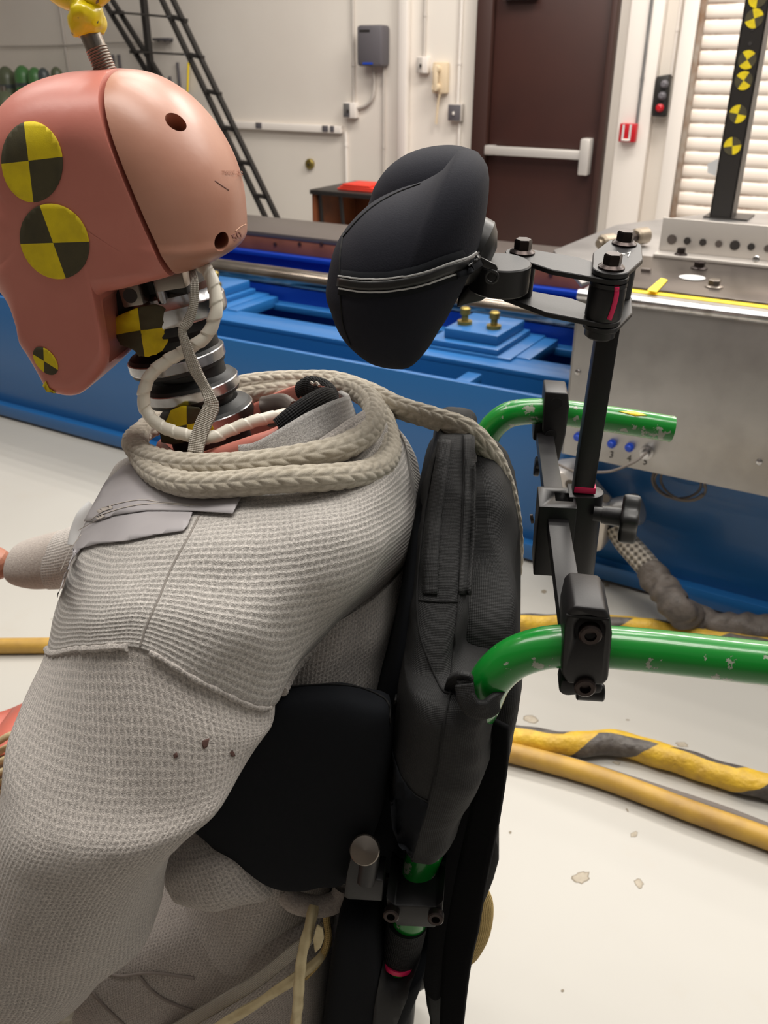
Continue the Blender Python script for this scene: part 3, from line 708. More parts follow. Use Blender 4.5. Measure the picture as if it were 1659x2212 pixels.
# steel junction fitting and hose on the track face
jx = empty('track_junction', PPl(1260, 1080, N, 2.3), 'bare metal junction casting on the blue track behind the headrest knob', 'fitting')
def tp_(x, y, s): return PPl(x, y, N, s)
mb = MB(); mb.prism([tp_(1206, 990, 2.33), tp_(1250, 985, 2.33), tp_(1340, 1090, 2.33), tp_(1330, 1150, 2.33), tp_(1262, 1172, 2.33), tp_(1215, 1070, 2.33)], -N*.13, .012); mb.build('casting', M['barlight'], jx)
mb = MB(); mb.cyl(tp_(1330, 1110, 2.22), tp_(1382, 1098, 2.22), .045, 24, .006); mb.build('end_cap', M['brushed'], jx)
for q in ((1308, 1077), (1230, 1045)):
    mb = MB(); mb.cyl(tp_(*q, 2.199), tp_(*q, 2.19), .012, 14); mb.build('screw', M['bare'], jx)
hz = empty('wrapped_hose', PZ(1460, 1300, 0), 'grey wrapped hose with a braided sleeve running from the track down to the floor', 'hose')
hp = [tp_(1330, 1135, 2.25), tp_(1352, 1170, 2.24), tp_(1378, 1200, 2.22), tp_(1402, 1228, 2.20)]
tube('braided_sleeve', hp, .034, M['hosebraid'], hz, 28, 10, smooth=179)
hq = [hp[-1]]+[tp_(1432, 1272, 2.16), tp_(1462, 1312, 2.10)]+[PZ(1500, 1338, .05), PZ(1560, 1353, .045), PZ(1659, 1362, .045), PZ(1760, 1372, .045)]
tube('hose_body', hq, .041, M['hosegrey'], hz, 32, 14, lambda u, l: 1+.09*np.sin(l*95+2*np.sin(u*2+l*20))+.06*np.sin(u*3+l*40), step=.006, smooth=179)

# ------------------------------------------------------------------ the sled carriage
SS = 2.2; ZT = .89
sl = empty('test_sled', PPl(1450, 1020, N, SS), 'aluminium test sled carriage straddling the blue track', 'sled')
fa = [PPl(1250, 622, N, SS), PPl(1700, 697, N, SS), PPl(1690, 1069, N, SS), PPl(1212, 986, N, SS)]
tl = float(fa[0]@T); 
mb = MB(); P4 = [tn(tl, SS, ZT), tn(1.6, SS, ZT), tn(1.6, SS, .445), tn(tl, SS, .445)]; mb.prism(P4, N*.006, .0015); mb.prism([tn(tl, SS, ZT), tn(tl, SS, .445), tn(tl, SS+.2, .56), tn(tl, SS+.55, .62), tn(tl, SS+.55, ZT)], T*.006, .001)
mb.build('side_panel', M['brushed'], sl)
mb = MB(); mb.cyl(tn(tl, SS+.004, ZT-.004), tn(1.6, SS+.004, ZT-.004), .014, 20); mb.build('rounded_edge', M['alu'], sl)
mb = MB(); mb.tbox(tl, 1.6, SS+.004, SS+.13, ZT-.01, ZT+.002); mb.build('edge_strip', M['brushed'], sl)
mb = MB(); mb.tbox(tl+.02, 1.6, SS+.10, SS+.52, ZT-.012, ZT+.010, .002); mb.build('dark_deck_plate', mat('dark_brushed_deck', (112, 104, 98), .3, .9, c2=(96, 88, 84), ns=6), sl)
mb = MB(); q = [PZ(1196, 540, ZT), PZ(1330, 486, ZT), PZ(1390, 478, ZT), PZ(1530, 461, ZT), PZ(1720, 461, ZT), tn(1.6, SS+.52, ZT), tn(tl+.02, SS+.52, ZT), PZ(1256, 612, ZT)]
mb.prism(q, ZU*-.012, .002); mb.build('rear_deck', M['brushed'], sl)
# perforated angle bar
mb = MB(); s_ = SS+.56; ta_ = float(PZ(1408, 555, ZT+.012)@T); mb.tbox(ta_, 1.6, s_-.05, s_+.02, ZT+.010, ZT+.020, .002); mb.tbox(ta_, 1.6, s_+.012, s_+.02, ZT+.02, ZT+.115, .002); mb.build('angle_bar', M['barlight'], sl)
for k in range(26):
    t = ta_+.035+k*.045; mb = MB(); mb.cyl(tn(t, s_+.0115, ZT+.055), tn(t, s_+.009, ZT+.055), .010 if k % 4 else .014, 14); mb.build('bolt_hole', M['ink'] if k % 3 else M['greytop'], sl)
for k in (1, 8, 11, 15):
    mb = MB(); mb.hexbolt(tn(ta_+.03+k*.045, s_-.025, ZT+.02), ZU, .013, .02); mb.build('deck_bolt', M['bolt'] if k != 11 else M['bare'], sl)
for q in ((1510, 580), (1542, 620)):
    p = PZ(*q, ZT+.010); mb = MB(); mb.hexbolt(p, ZU, .016, .02); mb.build('deck_bolt', M['bolt'] if q[0] < 1530 else M['bare'], sl)
p = PZ(1495, 600, ZT+.011); mb = MB(); mb.lathe(p, ZU, [(0, .034), (.0015, .034)], 32); mb.build('white_disc', M['zipwhite'], sl)
p = PZ(1395, 585, ZT+.011); mb = MB(); mb.box(p, .012, .008, .006, T, N, ZU); mb.build('small_stop', M['greytop'], sl)
# yellow tape on the deck edge
mb = MB(); mb.tbox(tl+.03, 1.6, SS+.072, SS+.1, ZT+.002, ZT+.004); mb.prism([PZ(1398, 628, ZT+.011), PZ(1418, 632, ZT+.011), PZ(1442, 606, ZT+.011), PZ(1428, 602, ZT+.011)], ZU*.002); mb.build('yellow_edge_tape', M['yellow'], sl)
# connectors with their numbers
bvp = bvh_of([o for o in sl.children if o.name.startswith('side_panel')][0])
for (x, y, n_) in ((1249, 943, '1'), (1322, 958, '3'), (1360, 966, '4')):
    p = PPl(x, y, N, SS); mb = MB(); mb.lathe(p, -N, [(0, .012), (.006, .012), (.006, .0085), (.012, .0085), (.014, .007)], 20); mb.build('blue_connector_cap', M['bluecap'], sl)
    text_on('painted_number', n_, bvp, (x-7, y+30), 20, 8, M['ink'], sl)
p = PPl(1398, 976, N, SS); mb = MB(); mb.lathe(p, -N, [(0, .018), (.01, .018), (.01, .012), (.03, .011)], 20); mb.build('cable_connector', M['alu'], sl)
text_on('painted_number', '5', bvp, (1388, 1003), 20, 8, M['ink'], sl)
for q in ((1248, 804), (1640, 998), (1633, 560)):
    p = PPl(*q, N, SS); mb = MB(); mb.lathe(p, -N, [(0, .008), (.003, .007), (.005, .003)], 16); mb.build('rivet', M['alu'], sl)
def surf(pts): return [PPl(x, y, N, s) for x, y, s in pts]
tag(tube('sensor_cable', surf([(1396, 978, 2.17), (1380, 992, 2.14), (1360, 1003, 2.12), (1320, 1018, 2.11), (1280, 1020, 2.11), (1240, 1018, 2.12), (1200, 1000, 2.13)]), .0035, M['cablegrey'], None, 8), 'thin grey cable plugged into connector 5 on the sled', 'cable')
lp = []
for k in range(64):
    a = k/64*2*PI*3; rr = .075+.012*math.sin(a*.7); lp.append(tn(float(PPl(1472, 1030, N, 2.28)@T)+rr*math.cos(a)*.85, 2.27+.01*math.sin(a*1.3), float(PPl(1472, 1032, N, 2.28)[2])+rr*math.sin(a)*.65-.01))
tag(tube('coiled_cable', lp, .0035, M['cablegrey'], None, 8, 3), 'grey cable hanging in coiled loops below the sled side panel', 'cable')
# target post on the sled
po = empty('target_post', PZ(1570, 458, ZT), 'tall black channel post with yellow and black targets standing on the sled', 'post')
sp_ = 3.62; pb0, pb1 = PPl(1534, 456, N, sp_), PPl(1582, 458, N, sp_); tw = float((pb1-pb0)@T)
ptop = 2.2; pt0 = float(pb0@T)
lean = 0.0
mb = MB(); mb.tbox(pt0, pt0+tw, sp_, sp_+.006, ZT, ptop); mb.tbox(pt0+tw-.006, pt0+tw, sp_, sp_+.10, ZT, ptop); mb.tbox(pt0, pt0+.006, sp_, sp_+.10, ZT, ptop); mb.build('channel', M['black'], po)
mb = MB(); mb.tbox(pt0-.02, pt0+tw+.06, sp_-.01, sp_+.14, ZT, ZT+.006); mb.build('foot_plate', M['black'], po)
for k, (x, y) in enumerate(((1627, -4), (1619, 40), (1604, 129), (1597, 174), (1582, 246), (1570, 315))):
    z = float(PPl(x, y, N, sp_)[2]); tc = pt0+tw*.5; r = .030; q = [MB(), MB()]
    for i in range(4):
        a0 = PI/2*i+.35*k; pts = [tn(tc, sp_-.001, z)]+[tn(tc+r*math.cos(a0+PI/2*j/8), sp_-.001, z+r*math.sin(a0+PI/2*j/8)) for j in range(9)]
        q[i % 2].prism(pts, -N*.001)
    a = q[0].build('target_sticker', M['tyel'], po); b = q[1].build('dark_quarter', M['tblk'], a)
for (x, y) in ((1613, 62), (1609, 94)):
    p = tn(pt0+tw*.5, sp_, float(PPl(x, y, N, sp_)[2])); mb = MB(); mb.cyl(p, p-N*.0015, .007, 12); mb.build('bolt_hole', M['ink'], po)
mb = MB(); mb.prism([tn(pt0+.0, sp_-.004, 1.10), tn(pt0-.035, sp_-.01, 1.08), tn(pt0-.03, sp_-.01, 1.05), tn(pt0, sp_-.004, 1.04)], -N*.002); mb.build('masking_tape', M['zipwhite'], po)
# rod-end link lying on the rear deck
rl = empty('rod_end_link', PZ(1348, 520, ZT), 'dull steel rod-end link lying on the rear of the sled deck', 'link')
a, b = PZ(1312, 524, ZT+.03), PZ(1385, 510, ZT+.03)
for p in (a, b):
    d = (N*-.8-T*.4); mb = MB(); mb.cyl(p-d*.03, p+d*.03, .026, 20, .006); mb.cyl(p+d*.03, p+d*.045, .012); mb.build('rod_eye', mat('dull_steel', (150, 138, 122), .4, .7), rl)
mb = MB(); mb.cyl(a, b, .012); mb.build('rod', M['bolt'], rl)

# ------------------------------------------------------------------ cables on the floor
def fl(pts, r): return [PZ(x, y, r) for x, y in pts]
lump = lambda u, l: 1+.05*np.sin(l*38+u)+.04*np.sin(l*71+2*u)+.03*np.sin(3*u+l*25)
def cable(name, pts, r, m, label, rad=lump): 
    return tag(tube(name, fl(pts, r), r, M[m], None, 28, 14, rad, step=.012, smooth=179), label, 'cable')
cable('floor_cable', [(980, 1330), (1120, 1346), (1250, 1345), (1370, 1352), (1490, 1372), (1620, 1392), (1800, 1430)], .026, 'wrap', 'yellow and black taped cable on the floor nearest the blue track')
cable('floor_cable', [(960, 1560), (1100, 1590), (1200, 1606), (1320, 1606), (1400, 1622), (1500, 1655), (1600, 1685), (1720, 1718)], .029, 'wrap', 'lumpy yellow and grey taped cable in the middle of the floor')
cable('floor_cable', [(960, 1595), (1110, 1628), (1300, 1680), (1500, 1755), (1659, 1812), (1800, 1868)], .023, 'hoseyel', 'smooth worn yellow hose on the floor nearest the camera', lambda u, l: 1+.02*np.sin(l*13+u))
cable('floor_cable', [(960, 1565), (1105, 1612), (1250, 1652), (1420, 1706), (1560, 1752), (1659, 1790), (1800, 1845)], .012, 'cablegrey', 'thin dark grey cable lying along the smooth yellow hose', lambda u, l: 1+0*u*l)
cable('floor_cable', [(-120, 1396), (0, 1395), (110, 1394), (240, 1392)], .021, 'hoseyel', 'yellow hose on the floor at the left behind the dummy', lambda u, l: 1+0*u*l)
# ------------------------------------------------------------------ the wheelchair
wc = empty('wheelchair', cp(960, 1700, 0)*np.array([1, 1, 0]), 'wheelchair with a chipped green frame and black padded back, seen from its left side', 'wheelchair')
def zof(x, y, l): return float(cp(x, y, l)[2])
def bof(x, y, l): return float(cp(x, y, l)@B)
def blz(b, l, z): return B*b+L*(L0+l)+ZU*z
# near frame tube: push handle, bend, post down behind the seat
near = cps([(1800, 1444, -.2), (1659, 1433, -.2), (1520, 1418, -.2), (1400, 1405, -.2), (1300, 1397, -.2), (1230, 1395, -.2), (1165, 1402, -.2), (1105, 1425, -.2), (1062, 1466, -.2), (1038, 1520, -.193), (1008, 1585, -.168), (960, 1740, -.178), (912, 1860, -.188), (890, 1960, -.198), (862, 2080, -.2), (790, 2330, -.2)])
tube('push_handle', near, .0143, M['green'], wc, 36, 14, label='near green push handle and frame tube')
far = cps([(1452, 927, .2), (1380, 915, .2), (1300, 903, .2), (1200, 890, .2), (1140, 889, .2), (1095, 898, .2), (1062, 925, .2), (1048, 958, .2), (1035, 1010, .2), (1010, 1100, .2), (940, 1350, .2)])
tube('push_handle', far, .0138, M['green'], wc, 36, 14, label='far green push handle and frame tube')
bvf = bvh_of([o for o in wc.children if o.name.startswith('push_handle')][1])
decal('handle_sticker', bvf, [(1336, 889), (1370, 889), (1398, 898), (1372, 899)], M['yellow'], wc, .0004, 10)
# backrest: rounded-top padded back, its near border seen edge on
lev = [  # y, xl, xr, l of the near border
    (936, 958, 1004, -.010), (945, 948, 1014, -.03), (1000, 932, 1022, -.060), (1100, 909, 1023, -.095), (1200, 893, 1022, -.125), (1290, 880, 1020, -.150), (1380, 868, 1012, -.175), (1460, 858, 1008, -.192),
    (1530, 850, 1080, -.218), (1600, 840, 1080, -.226), (1680, 828, 1072, -.228), (1740, 822, 1052, -.228), (1800, 824, 1018, -.226), (1845, 838, 996, -.224), (1868, 856, 968, -.220)]
rows = []
for y, xl, xr, ln in lev:
    A, Bq = cp(xl, y, ln), cp(xr, y, ln); b0, b1 = A@B, Bq@B; z = (A[2]+Bq[2])/2; lf = -ln
    bm_, hb, hl = (b0+b1)/2, (b1-b0)/2, max(lf, .012); th = np.linspace(0, 2*PI, 64, endpoint=False); e = 2/5.0
    rows.append([blz(bm_+hb*np.sign(math.cos(a))*abs(math.cos(a))**(2/3.2), hl*np.sign(math.sin(a))*abs(math.sin(a))**(2/7.), z+.0) for a in th])
rows = crom(np.array(rows), 6)
bk = grid_mesh('backrest', wrinkle(rows, .0028, 26, 3), M['nylon'], wc)
bvb = bvh_of(bk)
def stitch(path, parent, off=.0006, name='stitch_seam', r=.0007, m='ink'):
    P = crom(path, 10); Q = [hit(bvb if parent is bk else bvh_of(parent), x, y, off) for x, y in P]
    return tube(name, [np.array(q) for q in Q], r, M[m], parent, 6, 2)
M['seam'] = mat('black_seam', (14, 14, 15), .9)
stitch([(950, 950), (936, 1010), (920, 1100), (908, 1200), (902, 1295), (908, 1370), (928, 1430), (955, 1490), (975, 1500)], bk, m='seam')
stitch([(1000, 940), (1000, 1050), (996, 1150), (990, 1290), (982, 1380), (975, 1440), (972, 1495), (960, 1560), (945, 1650), (925, 1735), (905, 1800), (890, 1862)], bk, m='seam')
stitch([(905, 1296), (945, 1300), (992, 1300)], bk, m='seam')
stitch([(856, 1500), (846, 1580), (850, 1630), (868, 1680), (895, 1715), (925, 1731)], bk, m='seam')
strip('gusset_ridge', bvb, [(962, 955), (950, 1040), (940, 1120), (933, 1200), (930, 1285)], .010, M['nylon'], bk, .001, th=.002)
strip('gusset_ridge', bvb, [(1012, 945), (1012, 1050), (1008, 1150), (1000, 1285)], .009, M['nylon'], bk, .001, th=.002)
# jersey panel on the lower front flank
decal('jersey_panel', bvb, [(856, 1500), (848, 1580), (852, 1630), (870, 1682), (897, 1717), (926, 1734), (905, 1800), (893, 1850), (882, 1848), (862, 1828), (848, 1790), (844, 1740), (846, 1660), (850, 1600)], M['neoprene2'], bk, .0012, 16)
# forward swell of the padded back that the dummy leans on
rows = []
for y, xl, hl in ((1075, 915, .06), (1110, 900, .08), (1180, 880, .11), (1300, 858, .14), (1450, 830, .165), (1600, 790, .175), (1750, 775, .178), (1880, 775, .175)):
    A = cp(xl, y, -hl); Bq = cp(xl+110, y, -hl); th = np.linspace(0, 2*PI, 48, endpoint=False); b0, b1 = A@B, Bq@B
    rows.append([blz((b0+b1)/2+(b1-b0)/2*np.sign(math.cos(a))*abs(math.cos(a))**.4, hl*np.sign(math.sin(a))*abs(math.sin(a))**.4, A[2]) for a in th])
grid_mesh('front_cushion', crom(np.array(rows), 6), M['neoprene2'], wc)
# stitched opening round the handle tube
P_ = cps([(1003, 1478, -.218), (1008, 1508, -.222), (1024, 1530, -.224), (1050, 1532, -.222), (1072, 1515, -.216), (1082, 1495, -.205)])
ribbon('tube_opening_hem', P_, [.012, .013, .014, .013, .012], [-L]*6, M['nylon'], bk, .004)
P_ = cps([(975, 1500, -.2), (990, 1476, -.205), (1003, 1468, -.212), (1006, 1480, -.214)])
ribbon('tube_opening_fold', P_, [.012, .016, .014, .008], [-L]*4, M['nylon'], bk, .004)
# rear cover panel hanging behind the padded back
lev2 = [(952, 990, 1030, .0), (985, 990, 1056, -.02), (1060, 985, 1084, -.05), (1150, 980, 1105, -.08), (1250, 980, 1114, -.11), (1350, 980, 1121, -.14), (1450, 980, 1127, -.155), (1530, 980, 1123, -.165), (1620, 975, 1112, -.17), (1720, 965, 1094, -.17), (1820, 950, 1070, -.17), (1900, 935, 1053, -.17), (1990, 915, 1040, -.17), (2080, 912, 1016, -.165), (2150, 914, 1000, -.16), (2260, 925, 985, -.16)]
rows = []
for y, xl, xr, ln in lev2:
    A, Bq = cp(xl, y, ln), cp(xr, y, ln); b0, b1 = A@B, Bq@B; z = (A[2]+Bq[2])/2; th = np.linspace(0, 2*PI, 64, endpoint=False); hl = max(-ln, .012)
    rows.append([blz((b0+b1)/2+(b1-b0)/2*np.sign(math.cos(a))*abs(math.cos(a))**(2/(3 if y < 1200 else 9)), hl*np.sign(math.sin(a))*abs(math.sin(a))**(2/(5 if y < 1200 else 9)), z) for a in th])
rc_ = grid_mesh('rear_cover', wrinkle(crom(np.array(rows), 6), .005, 14, 8), M['nylon'], wc)
# velour panel edge and strap hanging behind the post
sp = cps([(1078, 1560, -.185), (1070, 1640, -.185), (1048, 1760, -.185), (1022, 1880, -.185), (1000, 1990, -.185), (985, 2090, -.185), (972, 2260, -.185)])
ribbon('velour_strap', sp, [.016, .02, .024, .026, .03, .026, .022], [-L-B*.6]*7, M['velour'], wc, .004)
q = [cp(x, y, -.18) for x, y in ((1030, 1700), (1040, 1780), (1000, 1930), (968, 2060), (955, 2150), (952, 2160), (940, 2168), (918, 2150), (908, 2090), (925, 1960), (950, 1850))]
mb = MB(); mb.prism(q, L*.02, .003); mb.build('velour_flap', M['velour'], wc)
# mesh pocket and tan loop
mp = [cp(x, y, -.12) for x, y in ((1068, 1800), (1077, 1830), (1078, 1862), (1066, 1905), (1048, 1950), (1030, 1985), (1022, 1960), (1040, 1890), (1058, 1830))]
mb = MB(); mb.prism(mp, L*.12, .003); pk = mb.build('pocket', M['nylon'], wc)
for (x, y) in ((1052, 1858), (1049, 1868), (1052, 1878), (1047, 1886), (1051, 1896), (1046, 1905), (1045, 1916), (1041, 1926), (1048, 1850)):
    p = cp(x, y, -.1215); mb = MB(); mb.lathe(p, -L, [(0, .0016), (.0006, .0016)], 8); mb.build('mesh_hole', M['zipwhite'], pk)
tube('tan_loop', cps([(1018, 1925, -.10), (1029, 1950, -.10), (1030, 1985, -.10), (1021, 2025, -.10), (1000, 2062, -.10), (988, 2066, -.10)]), .016, M['tan'], wc, 24, 8, flat=.45)
# lower cover round the post
low = inflate_grid([(745, 1945), (800, 1945), (822, 1990), (830, 2050), (848, 2078), (880, 2080), (905, 2062), (922, 2050), (914, 2090), (890, 2150), (862, 2220), (845, 2330), (690, 2330), (700, 2212), (715, 2080), (730, 1990)], (800, 2160), -.228, -.03, 5.5, fit=False, lc=-.2)
lc = grid_mesh('lower_back_cushion', low, M['neoprene2'], wc, cap=True)
bvl = bvh_of(lc)
decal('nylon_panel', bvl, [(838, 2062), (850, 2082), (880, 2078), (903, 2045), (920, 2015), (908, 2080), (885, 2140), (858, 2208), (848, 2260), (800, 2260), (808, 2180), (818, 2110), (826, 2070)], M['nylon'], lc, .0012, 16)
# mesh sleeve on the post and the marked tube below
tube('mesh_sleeve', cps([(880, 1990, -.2), (872, 2030, -.2), (862, 2068, -.2)]), .0166, M['webbing'], wc, 28, 6)
tube('pink_tube_mark', cps([(862, 2066, -.203), (860, 2074, -.203)]), .0150, M['pinkmark'], wc, 28, 2)
# post clamp with lateral arm
pc = MB(); q = cps([(833, 1936, -.226), (852, 1956, -.226), (942, 1960, -.226), (958, 1944, -.226), (955, 1978, -.226), (940, 2005, -.226), (858, 2001, -.226), (838, 1976, -.226)])
pc.prism(q, L*.046, .0015, 2); clamp = pc.build('post_clamp', M['blackmetal'], wc)
for (x, y) in ((846, 1969), (942, 1975)):
    mb = MB(); mb.socket(cp(x, y, -.227), -L*1.0+ZU*.15, .0062, .006); mb.build('socket_bolt', M['bolt'], clamp)
mb = MB(); mb.prism(cps([(790, 1892, -.17), (960, 1905, -.17), (958, 1930, -.17), (800, 1948, -.17)]), L*.05, .002); mb.build('support_arm', M['blackmetal'], wc)
mb = MB(); mb.prism(cps([(762, 1834, -.226), (790, 1838, -.226), (790, 1900, -.226), (828, 1903, -.226), (826, 1948, -.226), (752, 1944, -.226), (742, 1938, -.226), (748, 1890, -.226)]), L*.024, .0015, 2); hg = mb.build('hinge_block', M['blackmetal'], wc)
mb = MB(); mb.cyl(cp(800, 1836, -.222), cp(791, 1902, -.222), .0078, 32, .001); mb.build('hinge_barrel', M['blackmetal'], hg)
a_ = cp(789, 1826, -.224); mb = MB(); d = (cp(790, 1786, -.224)-a_); d /= np.linalg.norm(d); mb.lathe(a_-d*.004, d*.6-L*.75, [(0, .0112), (.004, .0112), (.005, .0104), (.0075, .0008)], 40); mb.build('release_button', M['bare'], hg)
# side support pad
pad = inflate_grid([(520, 1500), (592, 1487), (660, 1478), (735, 1476), (800, 1484), (845, 1505), (850, 1545), (846, 1640), (822, 1760), (782, 1860), (746, 1908), (700, 1918), (625, 1926), (565, 1908), (490, 1855), (412, 1791), (390, 1740), (400, 1640), (440, 1540)], (630, 1700), -.215, -.175, 4.0)
sp_pad = grid_mesh('side_support_pad', pad, M['neoprene2'], wc)
stitch([(600, 1490), (660, 1482), (735, 1480), (790, 1490), (835, 1515), (842, 1560)], sp_pad, m='seam')
# unseen seat and frame that carry the chair
zs = .50
mb = MB(); c = blz(bof(900, 2200, 0)-.24, 0, zs-.04); mb.box(c, .24, .2, .04, B, L, ZU, .02, 3); mb.build('seat_cushion', M['nylon'], wc)
bq = bof(840, 2200, -.2)
for sgn in (-1, 1):
    l = sgn*.21
    tube('frame_tube', [blz(bq, sgn*.2, .62), blz(bq-.02, sgn*.2, .45), blz(bq-.02, l, .30), blz(bq-.25, l, .26), blz(bq-.5, l, .30), blz(bq-.56, l, .2)], .0143, M['green'], wc, 20, 8)
    w = blz(bq-.10, sgn*.255, .15); mb = MB(); x, y, z = B, ZU, L
    th = np.linspace(0, 2*PI, 48, endpoint=False); ph = np.linspace(0, 2*PI, 12, endpoint=False)
    G = np.array([[w+(B*math.cos(a)+ZU*math.sin(a))*(.132+.018*math.cos(b_))+L*.018*math.sin(b_) for b_ in ph] for a in th])
    wl = grid_mesh('rear_wheel', G, M['rubber'], wc, closed_v=True, cap=False)
    mb = MB(); mb.cyl(w-L*.03, w+L*.03, .02)
    for k in range(12): a = k*PI/6; mb.cyl(w, w+(B*math.cos(a)+ZU*math.sin(a))*.12, .004, 6)
    mb.build('spokes', M['bare'], wl)
    w = blz(bq-.56, l, .09); mb = MB(); mb.lathe(w-L*.018, L, [(0, .07), (.005, .088), (.031, .088), (.036, .07)], 32); mb.build('caster_wheel', M['rubber'], wc)

# ------------------------------------------------------------------ the headrest and its mount
hr = empty('headrest', cp(1245, 1150, 0), 'black padded headrest on a jointed bracket clamped across the green push handles', 'headrest')
padn = inflate_grid([(705, 640), (709, 590), (720, 545), (737, 508), (765, 472), (800, 440), (850, 412), (905, 392), (950, 370), (978, 346), (985, 322), (1020, 325), (1047, 345), (1058, 375), (1057, 430), (1048, 490), (1036, 540), (1012, 600), (980, 660), (950, 715), (920, 762), (895, 788), (868, 797), (835, 796), (795, 783), (755, 750), (725, 705)], (880, 590), -.105, .06, 2.6)
hp_ = grid_mesh('headrest_pad', padn, M['neoprene'], hr)
padf = inflate_grid([(790, 470), (800, 425), (815, 392), (840, 360), (880, 332), (925, 317), (975, 313), (1015, 322), (1040, 340), (1030, 400), (980, 470), (900, 520), (830, 520)], (915, 420), .02, .13, 2.4)
hf_ = grid_mesh('far_wing', padf, M['neoprene'], hp_)
bvh_ = bvh_of(hp_)
def strp(path, w, m, name, lift, th): return strip(name, bvh_, path, w, M[m], hp_, lift, th=th)
zp = [(738, 610), (790, 616), (850, 613), (910, 600), (960, 580), (1000, 566), (1030, 548)]
strp(zp, .0165, 'neoprene2', 'zipper_band', .0008, .001)
strp(zp, .0055, 'blackplastic', 'zipper_teeth', .0016, .0016)
strp([(x+2, y-13) for x, y in zp[:-1]]+[(1020, 542)], .0011, 'zipwhite', 'zipper_thread', .0018, .0006)
strp([(x+2, y+13) for x, y in zp[:-1]]+[(1018, 562)], .0011, 'zipwhite', 'zipper_thread', .0018, .0006)
q = [hit(bvh_, x, y, .0004) for x, y in crom([(742, 505), (735, 560), (736, 640), (742, 700), (758, 745)], 10)]
tube('edge_seam', [np.array(v) for v in q], .0006, M['seam'], hp_, 6, 2)
q = [hit(bvh_, x, y, .0004) for x, y in crom([(742, 512), (775, 474), (810, 444), (856, 418), (908, 398)], 10)]
tube('edge_seam', [np.array(v) for v in q], .0006, M['seam'], hp_, 6, 2)
# joint axes (bolts) of the two links
lb = -.028
zu = ZU-np.array([0, 1, 0])*.105+B*.03; zu /= np.linalg.norm(zu)
Bp = cp(1318, 592, lb); ztop = Bp@zu; Ap = PPl(1128, 546, zu, ztop); Cp = PPl(1346, 540, zu, ztop)
zlow = cp(1306, 700, lb)@zu; hl_ = ztop-zlow
def ax(p, z): return np.asarray(p)+zu*(z-np.asarray(p)@zu)
def oval(p, q_, r0, r1, mid, z, n=14):
    """pointed-oval link plate outline between two bolt axes"""
    p = ax(p, z); q_ = ax(q_, z); d = q_-p; Ld = np.linalg.norm(d); d /= Ld; s = np.cross(zu, d); out = []
    for k in range(n): a = PI/2+PI*k/(n-1); out.append(p+d*r0*math.cos(a)+s*r0*math.sin(a))
    out.append((p+q_)/2-s*mid)
    for k in range(n): a = -PI/2+PI*k/(n-1); out.append(q_+d*r1*math.cos(a)+s*r1*math.sin(a))
    out.append((p+q_)/2+s*mid); return out
def lkplate(nm, pts, th): mb = MB(); mb.prism(pts, zu*th, .0006, 1); return mb.build(nm, M['blackmetal'], hr)
lkplate('upper_link', oval(Ap, Bp, .013, .0135, .0205, ztop-.004), .004)
top2 = lkplate('top_plate', oval(Bp, Cp, .0135, .0135, .0185, ztop+.0005), .004)
lkplate('lower_link', oval(Ap, Bp, .013, .0135, .0205, zlow), .004)
lkplate('bottom_plate', oval(Bp, Cp, .0135, .0135, .0185, zlow-.0045), .004)
mb = MB(); mb.lathe(ax(Bp, zlow+.004), zu, [(0, .0128), (.0015, .0135), (hl_-.0135, .0135), (hl_-.012, .0128), (hl_-.0115, .0135), (hl_-.0085, .0135)], 40); jb = mb.build('joint_barrel', M['blackmetal'], hr)
mb = MB(); mb.lathe(ax(Cp, zlow), zu, [(0, .0125), (hl_, .0125)], 36); mb.build('joint_barrel', M['blackmetal'], hr)
mb = MB(); mb.lathe(ax(Bp, zlow-.012), zu, [(0, .009), (.002, .0115), (.0075, .0115)], 32); mb.build('barrel_nut', M['blackmetal'], hr)
bvj = bvh_of(jb)
strip('pink_witness_mark', bvj, [(1332, 612), (1330, 640), (1322, 670), (1315, 690)], .0032, M['pinkmark'], jb, .0004, th=.0003)
for P_, h in ((Bp, ztop+.0045), (Cp, ztop+.0045), (Ap, ztop)):
    mb = MB(); mb.hexbolt(ax(P_, h), zu, .0068, .0105, 1.42); mb.build('hex_bolt', M['bolt'], hr)
# small printed lines on the top plate
bvt = bvh_of(top2)
for (x0, y0, x1, y1) in ((1304, 556, 1322, 554), (1306, 560, 1324, 552), (1330, 549, 1350, 551), (1333, 546, 1345, 554), (1354, 549, 1362, 546), (1356, 557, 1361, 547)):
    strip('printed_mark', bvt, [(x0, y0), ((x0+x1)/2, (y0+y1)/2), (x1, y1)], .0007, M['etch'], top2, .0003, 3, th=.0002)
# socket that carries the pad
ct_ = cp(1083, 565, lb); cb2 = cp(1078, 628, lb)
mb = MB(); sh_ = (ct_-cb2)@zu; mb.lathe(ax(ct_, cb2@zu), zu, [(0, .021), (.001, .022), (sh_-.001, .022), (sh_, .021)], 44); skt = mb.build('socket_housing', M['blackmetal'], hr)
mb = MB(); mb.lathe(ax(Ap, zlow+.004), zu, [(0, .0115), (ztop-zlow-.008, .0115)], 30); mb.build('socket_neck', M['blackmetal'], hr)
mb = MB(); c = cp(1050, 524, lb); mb.lathe(c-B*.024, B*.9-ZU*.45, [(0, .026), (.02, .026), (.025, .021), (.03, .012)], 40); mb.build('ball_mount', M['blackplastic'], hr)
mb = MB(); mb.prism(cps([(985, 668, -.03), (992, 640, -.03), (1025, 600, -.03), (1062, 615, -.03), (1068, 632, -.03), (1040, 652, -.03), (1005, 660, -.03)]), L*.05, .004); mb.build('mount_foot', M['blackplastic'], hr)
